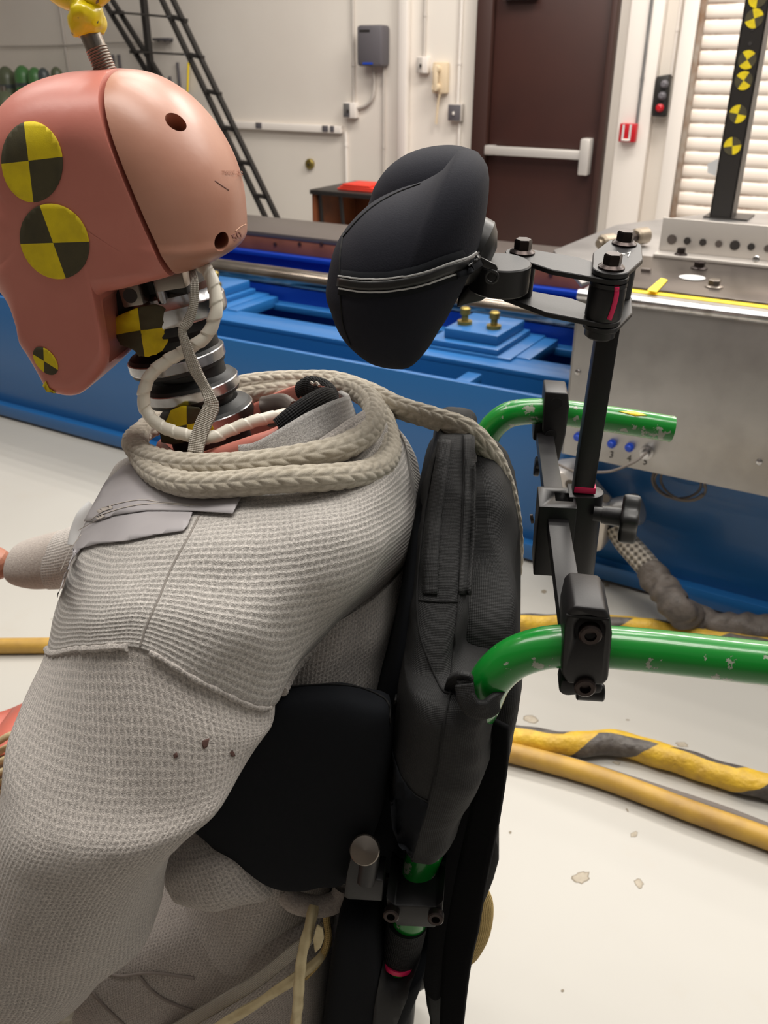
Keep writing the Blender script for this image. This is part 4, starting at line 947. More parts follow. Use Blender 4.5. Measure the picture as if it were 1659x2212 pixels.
# zipper puller hanging in front of the socket
zq = cps([(1022, 548, -.056), (1040, 556, -.056), (1072, 572, -.056), (1076, 582, -.056), (1066, 592, -.056), (1050, 580, -.056), (1024, 566, -.056)])
mb = MB(); mb.prism(zq, L*.003, .0008); pl_ = mb.build('zipper_puller', M['blackplastic'], hp_)
G = np.array([[cp(1062, 598, -.056)+(B*math.cos(a)+ZU*math.sin(a))*(.0042+.0011*math.cos(b_))+L*.0011*math.sin(b_) for b_ in np.linspace(0, 2*PI, 10, endpoint=False)] for a in np.linspace(0, 2*PI, 28, endpoint=False)])
grid_mesh('puller_ring', G, M['blackplastic'], hp_, closed_v=True, cap=False)
# upright post
pa, pb = cp(1312, 712, .0), cp(1250, 1110, .0); x, y, z = axes_of(pa-pb, B)
mb = MB(); mb.box((pa+pb)/2, .0085, .0085, np.linalg.norm(pa-pb)/2+.004, x, y, z, .0012); mb.build('upright_post', M['blackmetal'], hr)
k_ = cp(1262, 1050, .0); mb = MB(); mb.box(k_, .0089, .0089, .0028, x, y, z, .0004); mb.build('pink_post_mark', M['pinkmark'], hr)
# receiver block: rounded socket for the post and a slot for the bar
ta2, tb2 = cp(1260, 1060, 0), cp(1240, 1243, 0); x, y, z = axes_of(ta2-tb2, B); hh = np.linalg.norm(ta2-tb2)
th = np.linspace(-PI/2, PI/2, 12); out = [x*(.004+.013*math.cos(a))+y*.0135*math.sin(a) for a in th]+[-x*.0125+y*.0135, -x*.0125-y*.0135]
mb = MB(); mb.prism([tb2+p for p in out], z*hh, .0008); rcv = mb.build('receiver_socket', M['blackmetal'], hr)
c2 = cp(1203, 1073, -.012); mb = MB(); wv, lv_ = .0155, .02
hz2 = .066
outer = [c2-x*wv-y*lv_, c2+x*wv-y*lv_, c2+x*wv+y*lv_, c2-x*wv+y*lv_]; inn = [c2+x*.0-y*.006, c2+x*.0135-y*.006, c2+x*.0135+y*.009, c2+x*.0+y*.009]
mb.box(c2-z*hz2/2, wv, lv_, hz2/2, x, y, z, .0012); slot = mb.build('receiver_block', M['blackmetal'], hr)
kb = MB(); kb.box(c2+x*.006+z*.002, .0075, .008, .022, x, y, z); carve(slot, [kb.build('cutter', M['ink'])])
mb = MB(); mb.cyl(cp(1152, 1120, -.03), cp(1146, 1121, -.03), .004); mb.build('set_screw', M['bolt'], slot)
# knob
ka, kb_ = cp(1282, 1109, -.018), cp(1300, 1112, -.02); dk_ = B+L*-.18; dk_ /= np.linalg.norm(dk_)
mb = MB(); mb.lathe(ka, dk_, [(0, .0062), (.007, .0062), (.007, .0075), (.0095, .0075), (.0095, .0078), (.026, .0082)], 28); kn = mb.build('knob_stem', M['blackmetal'], hr)
kc = ka+dk_*.022; x2, y2, z2 = axes_of(dk_, ZU); lob = [(x2*math.cos(a)+y2*math.sin(a))*(.0190+.0021*math.cos(5*a)) for a in np.linspace(0, 2*PI, 80, endpoint=False)]
mb = MB(); mb.prism([kc+p for p in lob], dk_*.0145, .003, 3); mb.build('knob_head', M['blackplastic'], kn)
# cross bar
xa, xb = cp(1176, 945, .19), cp(1236, 1350, -.19); x, y, z = axes_of(xa-xb, B)
mb = MB(); mb.box((xa+xb)/2, .0085, .006, np.linalg.norm(xa-xb)/2, x, y, z, .0008); mb.build('cross_bar', M['blackmetal'], hr)
# near clamp
def cclamp(name, out, l, w, bolts, hinge, axis_in):
    mb = MB(); mb.prism(cps([(x_, y_, l-w) for x_, y_ in out]), L*2*w, .0022, 3); c = mb.build(name, M['blackmetal'], hr)
    return c
nc = cclamp('tube_clamp', [(1228, 1322), (1240, 1309), (1308, 1317), (1319, 1338), (1323, 1372), (1314, 1470), (1302, 1482), (1226, 1478), (1212, 1455), (1219, 1360)], -.2, .021, 0, 0, 0)
mb = MB(); mb.prism(cps([(1212, 1470, -.213), (1300, 1479, -.213), (1304, 1500, -.213), (1222, 1506, -.213), (1206, 1498, -.213)]), L*.02, .003); mb.build('clamp_foot', M['blackmetal'], nc)
mb = MB(); mb.cyl(cp(1245, 1492, -.205), cp(1305, 1496, -.205), .0062, 24, .001); mb.build('hinge_pin', M['blackmetal'], nc)
kb = MB(); kb.cyl(cp(1274, 1362, -.26), cp(1274, 1362, -.2185), .0095, 28)
carve(nc, [kb.build('cutter', M['ink'])])
mb = MB(); mb.socket(cp(1274, 1363, -.2175), -L, .0072, .006); mb.build('socket_bolt', M['bolt'], nc)
mb = MB(); mb.socket(cp(1263, 1478, -.219), -L, .0070, .005); mb.build('socket_bolt', M['bolt'], nc)
mb = MB(); mb.prism(cps([(1224, 1329, -.2215), (1316, 1337, -.2215), (1316, 1341, -.2215), (1224, 1333, -.2215)]), L*.002); mb.build('split_line', M['seam'], nc)
# far clamp
fc = cclamp('tube_clamp', [(1177, 846), (1227, 850), (1230, 880), (1222, 940), (1207, 999), (1190, 997), (1172, 930), (1174, 880)], .2, .02, 0, 0, 0)
mb = MB(); mb.prism(cps([(1155, 915, .19), (1172, 915, .19), (1178, 965, .19), (1150, 950, .19)]), L*.03, .002); mb.build('clamp_foot', M['blackmetal'], fc)
mb = MB(); mb.cyl(cp(1200, 845, .2), cp(1200, 838, .2), .006); mb.build('top_bolt', M['bolt'], fc)
for (x_, y_) in ((1202, 871), (1190, 941)):
    mb = MB(); mb.lathe(cp(x_, y_, .1795), -L, [(0, .006), (.0006, .006)], 18); mb.build('bolt_recess', M['seam'], fc)
for (x_, y_) in ((1159, 1000), (1157, 1014)):
    mb = MB(); mb.cyl(cp(x_-4, y_, .16), cp(x_+8, y_+1, .16), .007, 20, .001); mb.build('bar_screw', M['blackmetal'], fc)
# ------------------------------------------------------------------ the crash test dummy
dm = empty('crash_test_dummy', cp(560, 1900, 0)*np.array([1, 1, 0])+ZU*.5, 'crash test dummy in a grey waffle-knit sweatshirt slumped forward in the wheelchair', 'dummy')
# head: one solid matching the side profile, parted by the skull-cap seam
HO = [(236, 149), (262, 147), (310, 152), (360, 170), (410, 203), (460, 255), (500, 320), (522, 380), (532, 440), (532, 500), (520, 530), (480, 556), (430, 580), (385, 592), (340, 604), (270, 622), (218, 637), (230, 690), (237, 740), (236, 778), (222, 806), (198, 832), (172, 850), (140, 851), (108, 838), (88, 805), (66, 768), (48, 740), (40, 705), (22, 672), (2, 640), (-14, 600), (-26, 560), (-34, 510), (-38, 460), (-40, 410), (-36, 350), (-24, 280), (2, 228), (40, 195), (90, 170), (160, 154)]
def hins(d): return 45+115*(1-np.clip((d-6)/34, 0, 1)*np.clip((150-d)/28, 0, 1))
G1 = inflate_grid(HO, (178, 470), -.077, .077, 2.1, 240, 56, inset=hins)
G2 = inflate_grid(HO, (178, 470), -.077, .077, 2.1, 240, 56, False, -.064, hins)
dg = np.degrees(np.linspace(-PI, PI, 240, endpoint=False)); wj = np.clip((dg-4)/34, 0, 1)*np.clip((150-dg)/32, 0, 1); wj = (wj*wj*(3-2*wj))[None, :, None]
Gh = G1*(1-wj)+G2*wj
head = grid_mesh('head', Gh, M['pink'], dm, cap=True, uv=False)
sA, sB = cp(240, 300, -.072), cp(352, 565, -.072); sn = np.cross(sB-sA, L); sn /= np.linalg.norm(sn)
if sn @ B < 0: sn = -sn
def half(src, name, m, co, keep_back, parent):
    bm = bmesh.new(); bm.from_mesh(src.data)
    w = np.array(world_loc(src)); r = bmesh.ops.bisect_plane(bm, geom=bm.verts[:]+bm.edges[:]+bm.faces[:], plane_co=Vector(co-w), plane_no=Vector(sn), clear_inner=keep_back, clear_outer=not keep_back)
    ed = [e for e in r['geom_cut'] if isinstance(e, bmesh.types.BMEdge)]
    fr = bmesh.ops.contextual_create(bm, geom=ed)['faces']
    # soften the parted rim
    rim = [e for e in bm.edges if len(e.link_faces) == 2 and any(f in fr for f in e.link_faces) and e.calc_face_angle(0) > .5]
    bmesh.ops.bevel(bm, geom=rim, offset=.0026, segments=3, profile=.6, affect='EDGES', clamp_overlap=True)
    bmesh.ops.recalc_face_normals(bm, faces=bm.faces)
    me = bpy.data.meshes.new(name); bm.to_mesh(me); bm.free()
    o = link(name, me, m, None, 50); o.parent = parent
    return o
face = half(head, 'head', M['pink'], sA-sn*.0022, False, dm)
cap_ = half(head, 'skull_cap', M['cap'], sA+sn*.0015, True, dm); cap_['label'] = 'tan skull cap'
bpy.data.objects.remove(head); face.name = 'head'
# the face skin is hollow behind the jaw
hc = MB(); hc.prism([cp(x, y, -.064) for x, y in ((212, 648), (300, 622), (372, 602), (452, 640), (420, 760), (300, 800), (224, 786))], L*.128, .004, 2)
face.data.materials[0] = M['pink']; carve(face, [hc.build('cutter', M['pink'])])
face.data.polygons.foreach_set('use_smooth', [True]*len(face.data.polygons)); face.data.set_sharp_from_angle(angle=math.radians(50))
# holes through the cap and the chip in its rim
def cutter(p, d, r, dep): mb = MB(); mb.cyl(p-d*dep, p+d*.03, r, 32); return mb.build('cutter', M['capdark'])
bvc = bvh_of(cap_)
c1 = np.array(hit(bvc, 380, 263, 0)); c2_ = np.array(hit(bvc, 479, 522, 0))
cutters = [cutter(c1, -L*.8+ZU*.55+B*.30, .0072, .03), cutter(c2_, -L*.85+B*.5-ZU*.1, .0068, .03)]
for c in cutters: c.data.materials.clear(); c.data.materials.append(M['cap'])
carve(cap_, cutters)
cap_.data.polygons.foreach_set('use_smooth', [True]*len(cap_.data.polygons)); cap_.data.set_sharp_from_angle(angle=math.radians(50))
bvc = bvh_of(cap_); bvfc = bvh_of(face)
text_on('moulded_number', '7805-22', bvc, (478, 377), 13, 2, mat('moulded_digits', (160, 108, 86), .5), cap_, .0007, 0, 1.1)
text_on('pencil_mark', '50', bvc, (505, 522), 22, -28, mat('pencil', (140, 92, 84), .7), cap_, .0002, .0002)
strip('scratch', bvc, [(464, 390), (478, 400), (494, 411)], .0009, M['capdark'], cap_, .0001, 6, th=.0002)
strip('scratch', bvc, [(508, 500), (520, 490), (531, 484)], .0006, mat('pale_scratch', (214, 168, 140), .5), cap_, .0001, 6, th=.0002)
# photo targets on the face
quad_target('photo_target', bvfc, ell(70.5, 350, 66, 87, -3), (63, 347), (.12, 1), (1, -.12), face, 1, .0007, 12)
quad_target('photo_target', bvfc, ell(119, 521, 72, 84, -28), (116, 524), (.36, 1), (1, -.035), face, 1, .0007, 12)
quad_target('photo_target', bvfc, ell(99.5, 779, 20, 35, -38), (96, 779), (.04, 1), (1, .64), face, 1, .0007, 8)
decal('edge_target', bvfc, [(100, 822), (108, 838), (122, 846), (112, 848), (100, 846), (93, 834)], M['tyel'], face, .001, 8)
# nodding block and neck stack
ax0, ax1 = cp(372, 640, 0), cp(448, 912, 0); nd = ax0-ax1; nd /= np.linalg.norm(nd)
nk = empty('neck', ax1, None); nk.parent = dm; nk.location = Vector(tuple(ax1))-world_loc(dm)
def nlathe(name, c, prof, m): mb = MB(); mb.lathe(c, nd, prof, 56); return mb.build(name, m, nk, 30)
mb = MB(); c = cp(330, 622, 0); x, y, z = axes_of(nd, B); mb.box(c, .040, .030, .022, x, y, z, .004); mb.build('head_base', M['rubber'], nk)
c = cp(292, 632, -.036); mb = MB(); mb.box(c, .0085, .010, .0085, x, y, z, .0015); mb.cyl(c-y*.012, c-y*.012, .008) if 0 else None; blk = mb.build('load_block', M['bare'], nk)
mb = MB(); mb.cyl(c+L*-.0103, c+L*-.0108, .0055, 28); mb.build('block_bore', M['ink'], blk)
c = cp(345, 622, -.034); mb = MB(); mb.cyl(c-nd*.012, c+nd*.006, .0045, 20, .001); mb.cyl(c+nd*.006, c+nd*.010, .0062, 20, .001); mb.build('nodding_pin', M['alu'], nk)
mb = MB(); mb.box(cp(372, 605, -.032), .012, .008, .006, x, y, z, .001); mb.build('pin_tab', M['bare'], nk)
c = cp(408, 650, 0); nlathe('top_plate', cp(383, 668, 0)-nd*.006, [(0, .0395), (.003, .0405), (.0135, .0405), (.015, .039), (.022, .037), (.026, .031)], M['alu'])
dl_ = [(382, 772), (414, 834), (446, 893)]
nlathe('rubber_disc', cp(378, 700, 0)-nd*.002, [(-.012, .030), (-.006, .030), (0, .039), (.006, .0395), (.010, .038)], M['rubber'])
nlathe('rubber_core', cp(452, 925, 0), [(-.01, .027), (.105, .027)], M['rubber'])
for k, (px, py) in enumerate(dl_):
    c = cp(px, py, 0); R_ = (.0405, .0405, .041)[k]
    nlathe('aluminium_disc', c-nd*.0045, [(0, R_-.0006), (.0008, R_), (.0082, R_), (.009, R_-.0006)], M['alu'])
    nlathe('rubber_disc', c, [(-.0085, R_-.004), (-.0075, R_-.0015), (-.0046, R_-.0012)], M['rubber'])
    nlathe('rubber_disc', c, [(.0046, R_-.0012), (.007, R_-.003), (.0085, R_-.008), (.011, .030)], M['rubber'])
nlathe('lower_neck', cp(458, 950, 0), [(-.03, .034), (.012, .034), (.016, .03)], M['rubber'])
# cloth targets wrapped on the neck
def wraptarget(name, pts, c, d1, d2, base_l, bul, flip=0):
    """cloth patch bowed round the neck"""
    bm = bmesh.new(); bm.faces.new([bm.verts.new((x_, y_, 0)) for x_, y_ in pts]); xs = [p[0] for p in pts]; ys = [p[1] for p in pts]
    def cut(co, no): bmesh.ops.bisect_plane(bm, geom=bm.verts[:]+bm.edges[:]+bm.faces[:], plane_co=co, plane_no=no)
    for d in (d1, d2): cut((c[0], c[1], 0), (-d[1], d[0], 0))
    for x_ in np.arange(min(xs)+8, max(xs), 8): cut((x_, 0, 0), (1, 0, 0))
    for y_ in np.arange(min(ys)+8, max(ys), 8): cut((0, y_, 0), (0, 1, 0))
    for f in bm.faces:
        m_ = f.calc_center_median(); a = (m_.x-c[0])*-d1[1]+(m_.y-c[1])*d1[0]; b_ = (m_.x-c[0])*-d2[1]+(m_.y-c[1])*d2[0]; f.material_index = int(((a > 0) == (b_ > 0)) ^ flip)
    for v in bm.verts:
        u = (v.co.x-(min(xs)+max(xs))/2)/((max(xs)-min(xs))/2)
        wv_ = .0022*noise.noise(Vector((v.co.x*.03, v.co.y*.06, 2.)))
        v.co = cp(v.co.x, v.co.y, base_l+bul*u*u+wv_)
    bmesh.ops.triangulate(bm, faces=[f for f in bm.faces if len(f.verts) > 4])
    me = bpy.data.meshes.new(name); bm.to_mesh(me); bm.free(); fix_normals(me)
    o = link(name, me, [M['tyel'], M['tblk']], nk, 60); md = o.modifiers.new('thickness', 'SOLIDIFY'); md.thickness = .0008
    return o
wraptarget('cloth_target', [(242, 690), (262, 680), (294, 665), (335, 656), (352, 662), (368, 680), (376, 700), (378, 720), (366, 722), (362, 738), (350, 757), (338, 764), (320, 770), (300, 768), (290, 755), (262, 745), (250, 722)], (305, 714), (.14, 1), (1, -.16), -.0435, .012, 0)
wraptarget('cloth_target', [(370, 886), (395, 876), (430, 880), (452, 905), (463, 930), (455, 945), (420, 950), (375, 960), (350, 955), (346, 932), (362, 905)], (404, 917), (.0, 1), (1, -.2), -.046, .01, 0)

# chest jacket collar (pink vinyl) standing open round the neck
rim = [(345, 962, -.02), (372, 982, -.055), (420, 985, -.078), (470, 972, -.088), (540, 950, -.090), (600, 930, -.084), (655, 895, -.066), (700, 858, -.034), (712, 838, .0), (690, 830, .03), (650, 832, .052), (600, 848, .066), (548, 872, .074), (480, 895, .076), (420, 915, .066), (370, 935, .04), (345, 950, .01)]
R3 = crom(cps(rim), 8, True); cen = R3.mean(0)
def ring_off(P, out, dz):
    d = P-cen; d[:, 2] = 0; d /= np.linalg.norm(d, axis=1)[:, None]; return P+d*out+ZU*dz
col_ = np.array([ring_off(R3, .012, -.09), ring_off(R3, .006, -.03), ring_off(R3, .003, -.006), ring_off(R3, .0, 0), ring_off(R3, -.004, .001), ring_off(R3, -.007, -.003), ring_off(R3, -.010, -.03), ring_off(R3, -.016, -.085)])
grid_mesh('chest_jacket', crom(col_, 4), M['pink'], dm, cap=False)
def rimq(pts): return cps(pts)
tube('zipper_flap', cps([(606, 930, -.088), (636, 908, -.082), (670, 884, -.066), (700, 868, -.045), (714, 862, -.025)]), [.0105, .0115, .0115, .0115, .009], M['webbing'], dm, 26, 10, flat=.62)
tube('zipper_flap', cps([(720, 876, -.03), (712, 856, .0), (694, 844, .02), (668, 838, .038), (650, 846, .048)]), [.008, .0105, .011, .0105, .009], M['webbing'], dm, 26, 10, lambda u, l: 1+.05*np.sin(l*900), flat=.62, step=.001)
tube('stitch_knot', cps([(672, 826, .012), (678, 830, .006), (684, 827, .004), (690, 834, .0)]), .0013, M['braid'], dm, 8)
tube('shoulder_bracket', cps([(575, 890, .02), (615, 884, .01), (640, 900, -.01)]), .014, mat('grey_bracket', (110, 102, 96), .4, .3), dm, 20, flat=.5)

# sweatshirt: visible side laid out row by row, mirrored to the far side
yoke = [
  [(318, 975, .0), (298, 1004, -.04), (345, 1030, -.085), (440, 1040, -.110), (540, 1036, -.118), (660, 1020, -.115), (770, 975, -.085), (812, 905, -.03), (812, 880, .0)],
  [(282, 985, .0), (236, 1046, -.06), (290, 1085, -.120), (430, 1108, -.150), (560, 1095, -.155), (700, 1075, -.150), (815, 1035, -.115), (868, 975, -.045), (872, 950, .0)],
  [(245, 1010, .0), (190, 1130, -.09), (250, 1170, -.160), (398, 1170, -.188), (560, 1165, -.190), (710, 1145, -.182), (822, 1110, -.140), (885, 1060, -.06), (886, 1000, .0)],
  [(220, 1080, .0), (155, 1215, -.12), (215, 1255, -.195), (358, 1250, -.215), (540, 1260, -.216), (700, 1240, -.200), (820, 1195, -.155), (895, 1125, -.07), (898, 1060, .0)],
  [(205, 1150, .0), (126, 1300, -.14), (190, 1330, -.220), (325, 1325, -.238), (510, 1370, -.242), (630, 1385, -.216), (745, 1310, -.165), (880, 1195, -.085), (900, 1130, .0)],
  [(200, 1230, .0), (104, 1394, -.15), (180, 1402, -.232), (303, 1402, -.252), (450, 1482, -.255), (588, 1530, -.224), (648, 1428, -.165), (815, 1290, -.105), (898, 1190, .0)],
]
Y = np.array([cps(r) for r in yoke]); Y = crom(Y, 14); Y = np.transpose(crom(np.transpose(Y, (1, 0, 2)), 14), (1, 0, 2))
def mirror(G):
    G = np.asarray(G); d = (G@L)-L0; return G-1.7*d[..., None]*L-ZU*(.55*np.abs(d))[..., None]
Yw = wrinkle(Y, .0035, 11, 2, False)
k = np.clip(np.arange(Yw.shape[1])/8, 0, 1); k = np.minimum(k, k[::-1])[None, :, None]; Yw = Y*(1-k)+Yw*k
full = np.concatenate([Yw, mirror(Yw)[:, ::-1][:, 1:-1]], 1)
shirt = grid_mesh('sweatshirt', full, M['ridge'], dm, closed_u=True, cap=False)
md = shirt.modifiers.new('cloth', 'SOLIDIFY'); md.thickness = .0025; md.offset = -1
bvs = bvh_of(shirt)
# shoulder seam and the thick turned edge of the back panel
strip('shoulder_seam', bvs, [(432, 1112), (408, 1160), (372, 1225), (345, 1290), (318, 1350), (303, 1398)], .0011, mat('shirt_seam', (140, 134, 128), .95), shirt, .0002, th=.0004)
edge = [p+ZU*.002-L*.001 for p in Yw[-1, 14*5+6:14*7+10:4]]
tube('turned_edge', [np.array(e) for e in edge], .0042, M['waffle'], shirt, 16, 2, lambda u, l: 1+.08*np.sin(l*1200), step=.001)
# torso under the turned edge, down to the hem
tor = ploft_grid([(420, 1230, 905, 1150, -.02, .135), (400, 1330, 900, 1250, -.02, .155), (400, 1450, 886, 1360, -.02, .165), (390, 1570, 850, 1480, -.02, .168), (380, 1690, 840, 1600, -.02, .170), (330, 1830, 800, 1740, -.02, .176), (270, 1930, 772, 1850, -.02, .184), (220, 2020, 745, 1935, -.02, .192), (185, 2080, 726, 2000, -.02, .198), (185, 2120, 690, 2085, -.02, .200)], 10, 90, 2.4, True)
torso = grid_mesh('sweatshirt_body', wrinkle(tor, .005, 12, 5), M['waffle'], shirt, cap=False)
# sleeve of the near arm
slv = ploft_grid([(118, 1350, 590, 1420, -.202, .040), (106, 1386, 594, 1466, -.211, .043), (96, 1410, 594, 1520, -.216, .047), (66, 1480, 590, 1562, -.226, .056), (32, 1560, 562, 1620, -.236, .067), (14, 1650, 516, 1688, -.252, .072), (-10, 1740, 440, 1770, -.256, .070), (-40, 1830, 384, 1846, -.258, .068), (-70, 1920, 362, 1920, -.258, .066), (-100, 2010, 340, 2004, -.256, .064), (-130, 2100, 226, 2094, -.25, .060), (-180, 2200, 100, 2190, -.24, .055), (-260, 2330, -20, 2310, -.22, .05)], 10, 100, 2.25, True)
slv = wrinkle(slv, .006, 9, 7)
eg = resample(Yw[-1, 14:14*5+2], .001); hf = 50
fr = [i % 100 for i in range(50, 101)]                      # near half of each ring, left to right
if proj(slv[0, fr[0]])[0] > proj(slv[0, fr[-1]])[0]: fr = fr[::-1]
q_ = np.linspace(0, len(eg)-1, len(fr)); e0 = np.stack([np.interp(q_, np.arange(len(eg)), eg[:, k]) for k in range(3)], 1)
i0 = 15; slv = slv[i0:]
dl0 = np.zeros((100, 3)); dl0[fr] = e0+L*.0012-slv[0, fr]
for k in range(1, 12): 
    dl0[(fr[0]-(1 if fr[1] == fr[0]+1 else -1)*k) % 100] = dl0[fr[0]]*(1-k/12); dl0[(fr[-1]+(1 if fr[1] == fr[0]+1 else -1)*k) % 100] = dl0[fr[-1]]*(1-k/12)
for i in range(30):
    w_ = 1-i/30; slv[i] += dl0[None][0]*(w_*w_*(3-2*w_))
sleeve = grid_mesh('sleeve', slv, M['waffle'], shirt)
bvsl = bvh_of(sleeve)
E2 = crom([(104, 1396), (180, 1406), (250, 1402), (302, 1402)], 8).tolist()
tube('sleeve_seam', [p-L*.0005 for p in Yw[-1, 15:14*3-1:2]], .0024, M['waffle'], sleeve, 12, 2, lambda u, l: 1+.2*np.sin(l*420), step=.001)
tube('sleeve_seam', [p-L*.0002 for p in Yw[-1, 14*3+2:14*5+2:2]], .0018, M['waffle'], sleeve, 12, 2, lambda u, l: 1+.2*np.sin(l*420), step=.001)
for poly in ([(374, 1630), (382, 1624), (385, 1634), (377, 1638)], [(437, 1600), (452, 1594), (448, 1612), (440, 1618), (436, 1610)], [(496, 1626), (502, 1620), (508, 1632), (500, 1634)]):
    decal('moth_hole', bvsl, poly, mat('hole_shadow', (92, 66, 60), .9) if 'hole_shadow' not in bpy.data.materials else bpy.data.materials['hole_shadow'], sleeve, .0004, 6)
# ribbed neckband turned up behind the neck
nb = cps([(520, 990, -.1), (560, 985, -.106), (612, 960, -.106), (668, 926, -.096), (722, 898, -.072), (752, 884, -.035), (757, 876, .0), (740, 862, .03)])
nn_ = [-L+ZU*.5, -L+ZU*.5, -L+ZU*.6, -L*.9+B*.3+ZU*.6, -L*.6+B*.7+ZU*.5, B+ZU*.4, B+ZU*.4, B+L*.4+ZU*.4]
ribbon('neckband', nb, [.020, .021, .022, .022, .022, .021, .019, .016], nn_, M['rib'], shirt, .004, 12)
# inner fold of cloth between the neckband and the rope
fold = cps([(650, 1000, -.104), (705, 972, -.1), (760, 940, -.078), (788, 915, -.042), (790, 900, -.01)])
tube('neck_fold', fold, [.006, .010, .012, .010, .006], M['waffle'], shirt, 24, 12, flat=.8)
# duct tape over the chest and shoulder
tp1 = [(296, 1008), (340, 1035), (420, 1045), (505, 1040), (537, 1058), (520, 1090), (506, 1118), (420, 1112), (320, 1110), (255, 1118), (215, 1130), (190, 1130), (236, 1046), (270, 1014)]
tp2 = [(196, 1120), (255, 1110), (320, 1102), (418, 1112), (408, 1140), (398, 1152), (340, 1160), (280, 1172), (215, 1178), (180, 1188), (150, 1225), (138, 1268), (130, 1292), (132, 1270), (150, 1215)]
decal('duct_tape', bvs, tp2, M['tape'], shirt, .0022, 14)
decal('duct_tape', bvs, tp1, M['tape'], shirt, .0034, 14)
for pth in ([(180, 1150), (220, 1128), (280, 1112), (340, 1106), (418, 1113)], [(205, 1128), (240, 1108), (310, 1098), (360, 1104), (450, 1112)], [(130, 1235), (150, 1190), (175, 1155)]):
    strip('tape_crease', bvs, pth, .0005, M['conduit'], shirt, .0040, th=.0002)
# pelvis and trousers
pel = inflate_grid([(100, 2060), (240, 2000), (330, 1960), (430, 1925), (540, 1910), (640, 1925), (706, 1970), (718, 2040), (712, 2130), (700, 2250), (660, 2420), (500, 2520), (250, 2560), (60, 2540), (-40, 2400), (0, 2180)], (380, 2220), -.205, .17, 4.5, 120, 40, False, -.14)
trs = grid_mesh('trousers', wrinkle(pel, .005, 10, 9), M['trouser'], dm)
bvt2 = bvh_of(trs)
for pth in ([(190, 2130), (215, 2160), (250, 2195), (300, 2240)], [(300, 2105), (330, 2140), (370, 2165), (440, 2190)], [(225, 2098), (262, 2108), (330, 2101), (420, 2112)]):
    tube('trouser_seam', [np.array(hit(bvt2, x, y, .0006)) for x, y in crom(pth, 8)], .0014, mat('seam_grey', (140, 130, 124), .95) if 'seam_grey' not in bpy.data.materials else bpy.data.materials['seam_grey'], trs, 8, 2)
# shirt fold hanging below the side pad
fd = ploft_grid([(360, 1800, 470, 1790, -.19, .014), (352, 1850, 520, 1830, -.2, .022), (360, 1900, 560, 1880, -.202, .026), (385, 1932, 585, 1915, -.2, .02), (420, 1945, 590, 1930, -.196, .008)], 8, 50, 2.2)
grid_mesh('shirt_fold', wrinkle(fd, .003, 30, 1), M['waffle'], shirt)
tube('rolled_hem', cps([(618, 1930, -.19), (640, 1950, -.195), (690, 1958, -.195), (730, 1945, -.19), (742, 1920, -.185)]), .009, M['fleece'], shirt, 20, 10)
# legs (thighs run forward out of the picture, knees bent to the footrests)
zth = .575; bh_ = -.22
for sgn, nm in ((-1, 'near'), (1, 'far')):
    lk_ = -.10 if sgn < 0 else .17; zk = .585 if sgn < 0 else .595
    pts = [blz(bh_, sgn*.09, zth), blz(bh_-.18, (sgn*.09+lk_)/2, (zth+zk)/2), blz(bh_-.35, lk_, zk-.01), blz(bh_-.40, lk_, zk-.06), blz(bh_-.42, lk_, zk-.25), blz(bh_-.41, lk_, .16)]
    tube('trouser_leg', pts, [.085, .078, .065, .06, .052, .045] if sgn < 0 else [.085, .070, .046, .04, .04, .04], M['fleece'], trs, 28, 10)
    f_ = blz(bh_-.47, lk_, .11); mb = MB(); mb.box(f_, .12, .042, .035, B, L, ZU, .03, 4); mb.build('foot', M['pink'], dm)
# far arm reaching forward: sleeve, cuff and hand
far_ = ploft_grid([(240, 1120, 250, 1250, .21, .04), (190, 1122, 200, 1262, .215, .038), (140, 1138, 150, 1270, .218, .036), (112, 1146, 122, 1270, .22, .035)], 8, 44)
grid_mesh('far_sleeve', wrinkle(far_, .003, 16, 3), M['waffle'], shirt)
cf = ploft_grid([(118, 1146, 126, 1271, .22, .0355), (80, 1156, 86, 1272, .222, .036), (45, 1166, 52, 1264, .225, .034), (28, 1176, 34, 1254, .225, .028), (24, 1190, 27, 1244, .225, .018)], 8, 44)
grid_mesh('sleeve_cuff', cf, M['fleece'], shirt)
tube('white_elbow_pad', cps([(206, 1096, .19), (185, 1118, .18), (172, 1150, .17), (166, 1180, .16)]), .012, M['zipwhite'], shirt, 16, flat=.6)
hand = bpy.data.meshes.new('hand')
w0 = cp(30, 1218, .225); hx = -B*.985-ZU*.05+L*-.15; hx /= np.linalg.norm(hx); hz_ = ZU-hx*(hx@ZU); hz_ /= np.linalg.norm(hz_); hy = np.cross(hz_, hx)
vs, es, rs = [], [], []
def jv(p, r, par=None):
    vs.append(w0+hx*p[0]+hy*p[1]+hz_*p[2]); rs.append(r); 
    if par is not None: es.append((par, len(vs)-1))
    return len(vs)-1
w_ = jv((0, 0, 0), .024); a1 = jv((.035, 0, .002), .024, w_); pm = jv((.075, 0, .004), .023, a1)
for (yy, ln, zz) in ((-.030, .072, 0), (-.010, .080, .004), (.010, .076, .004), (.030, .060, 0)):
    k0 = jv((.098, yy*.9, zz+.004), .0115, pm); k1 = jv((.098+ln*.45, yy, zz), .0088, k0); k2 = jv((.098+ln*.75, yy, zz-.018), .0078, k1); jv((.098+ln*.9, yy, zz-.038), .0065, k2)
t0_ = jv((.045, -.030, -.012), .0125, a1); t1_ = jv((.078, -.050, -.022), .0098, t0_); jv((.105, -.054, -.032), .008, t1_)
hand.from_pydata([tuple(v) for v in vs], es, [])
ho = link('hand', hand, mat('dummy_hand_vinyl', (164, 108, 86), .5, bs=200, bd=.0001), dm, None)
ho.modifiers.new('skin', 'SKIN'); sv = hand.skin_vertices[0].data
for i, r in enumerate(rs): sv[i].radius = (r, r)
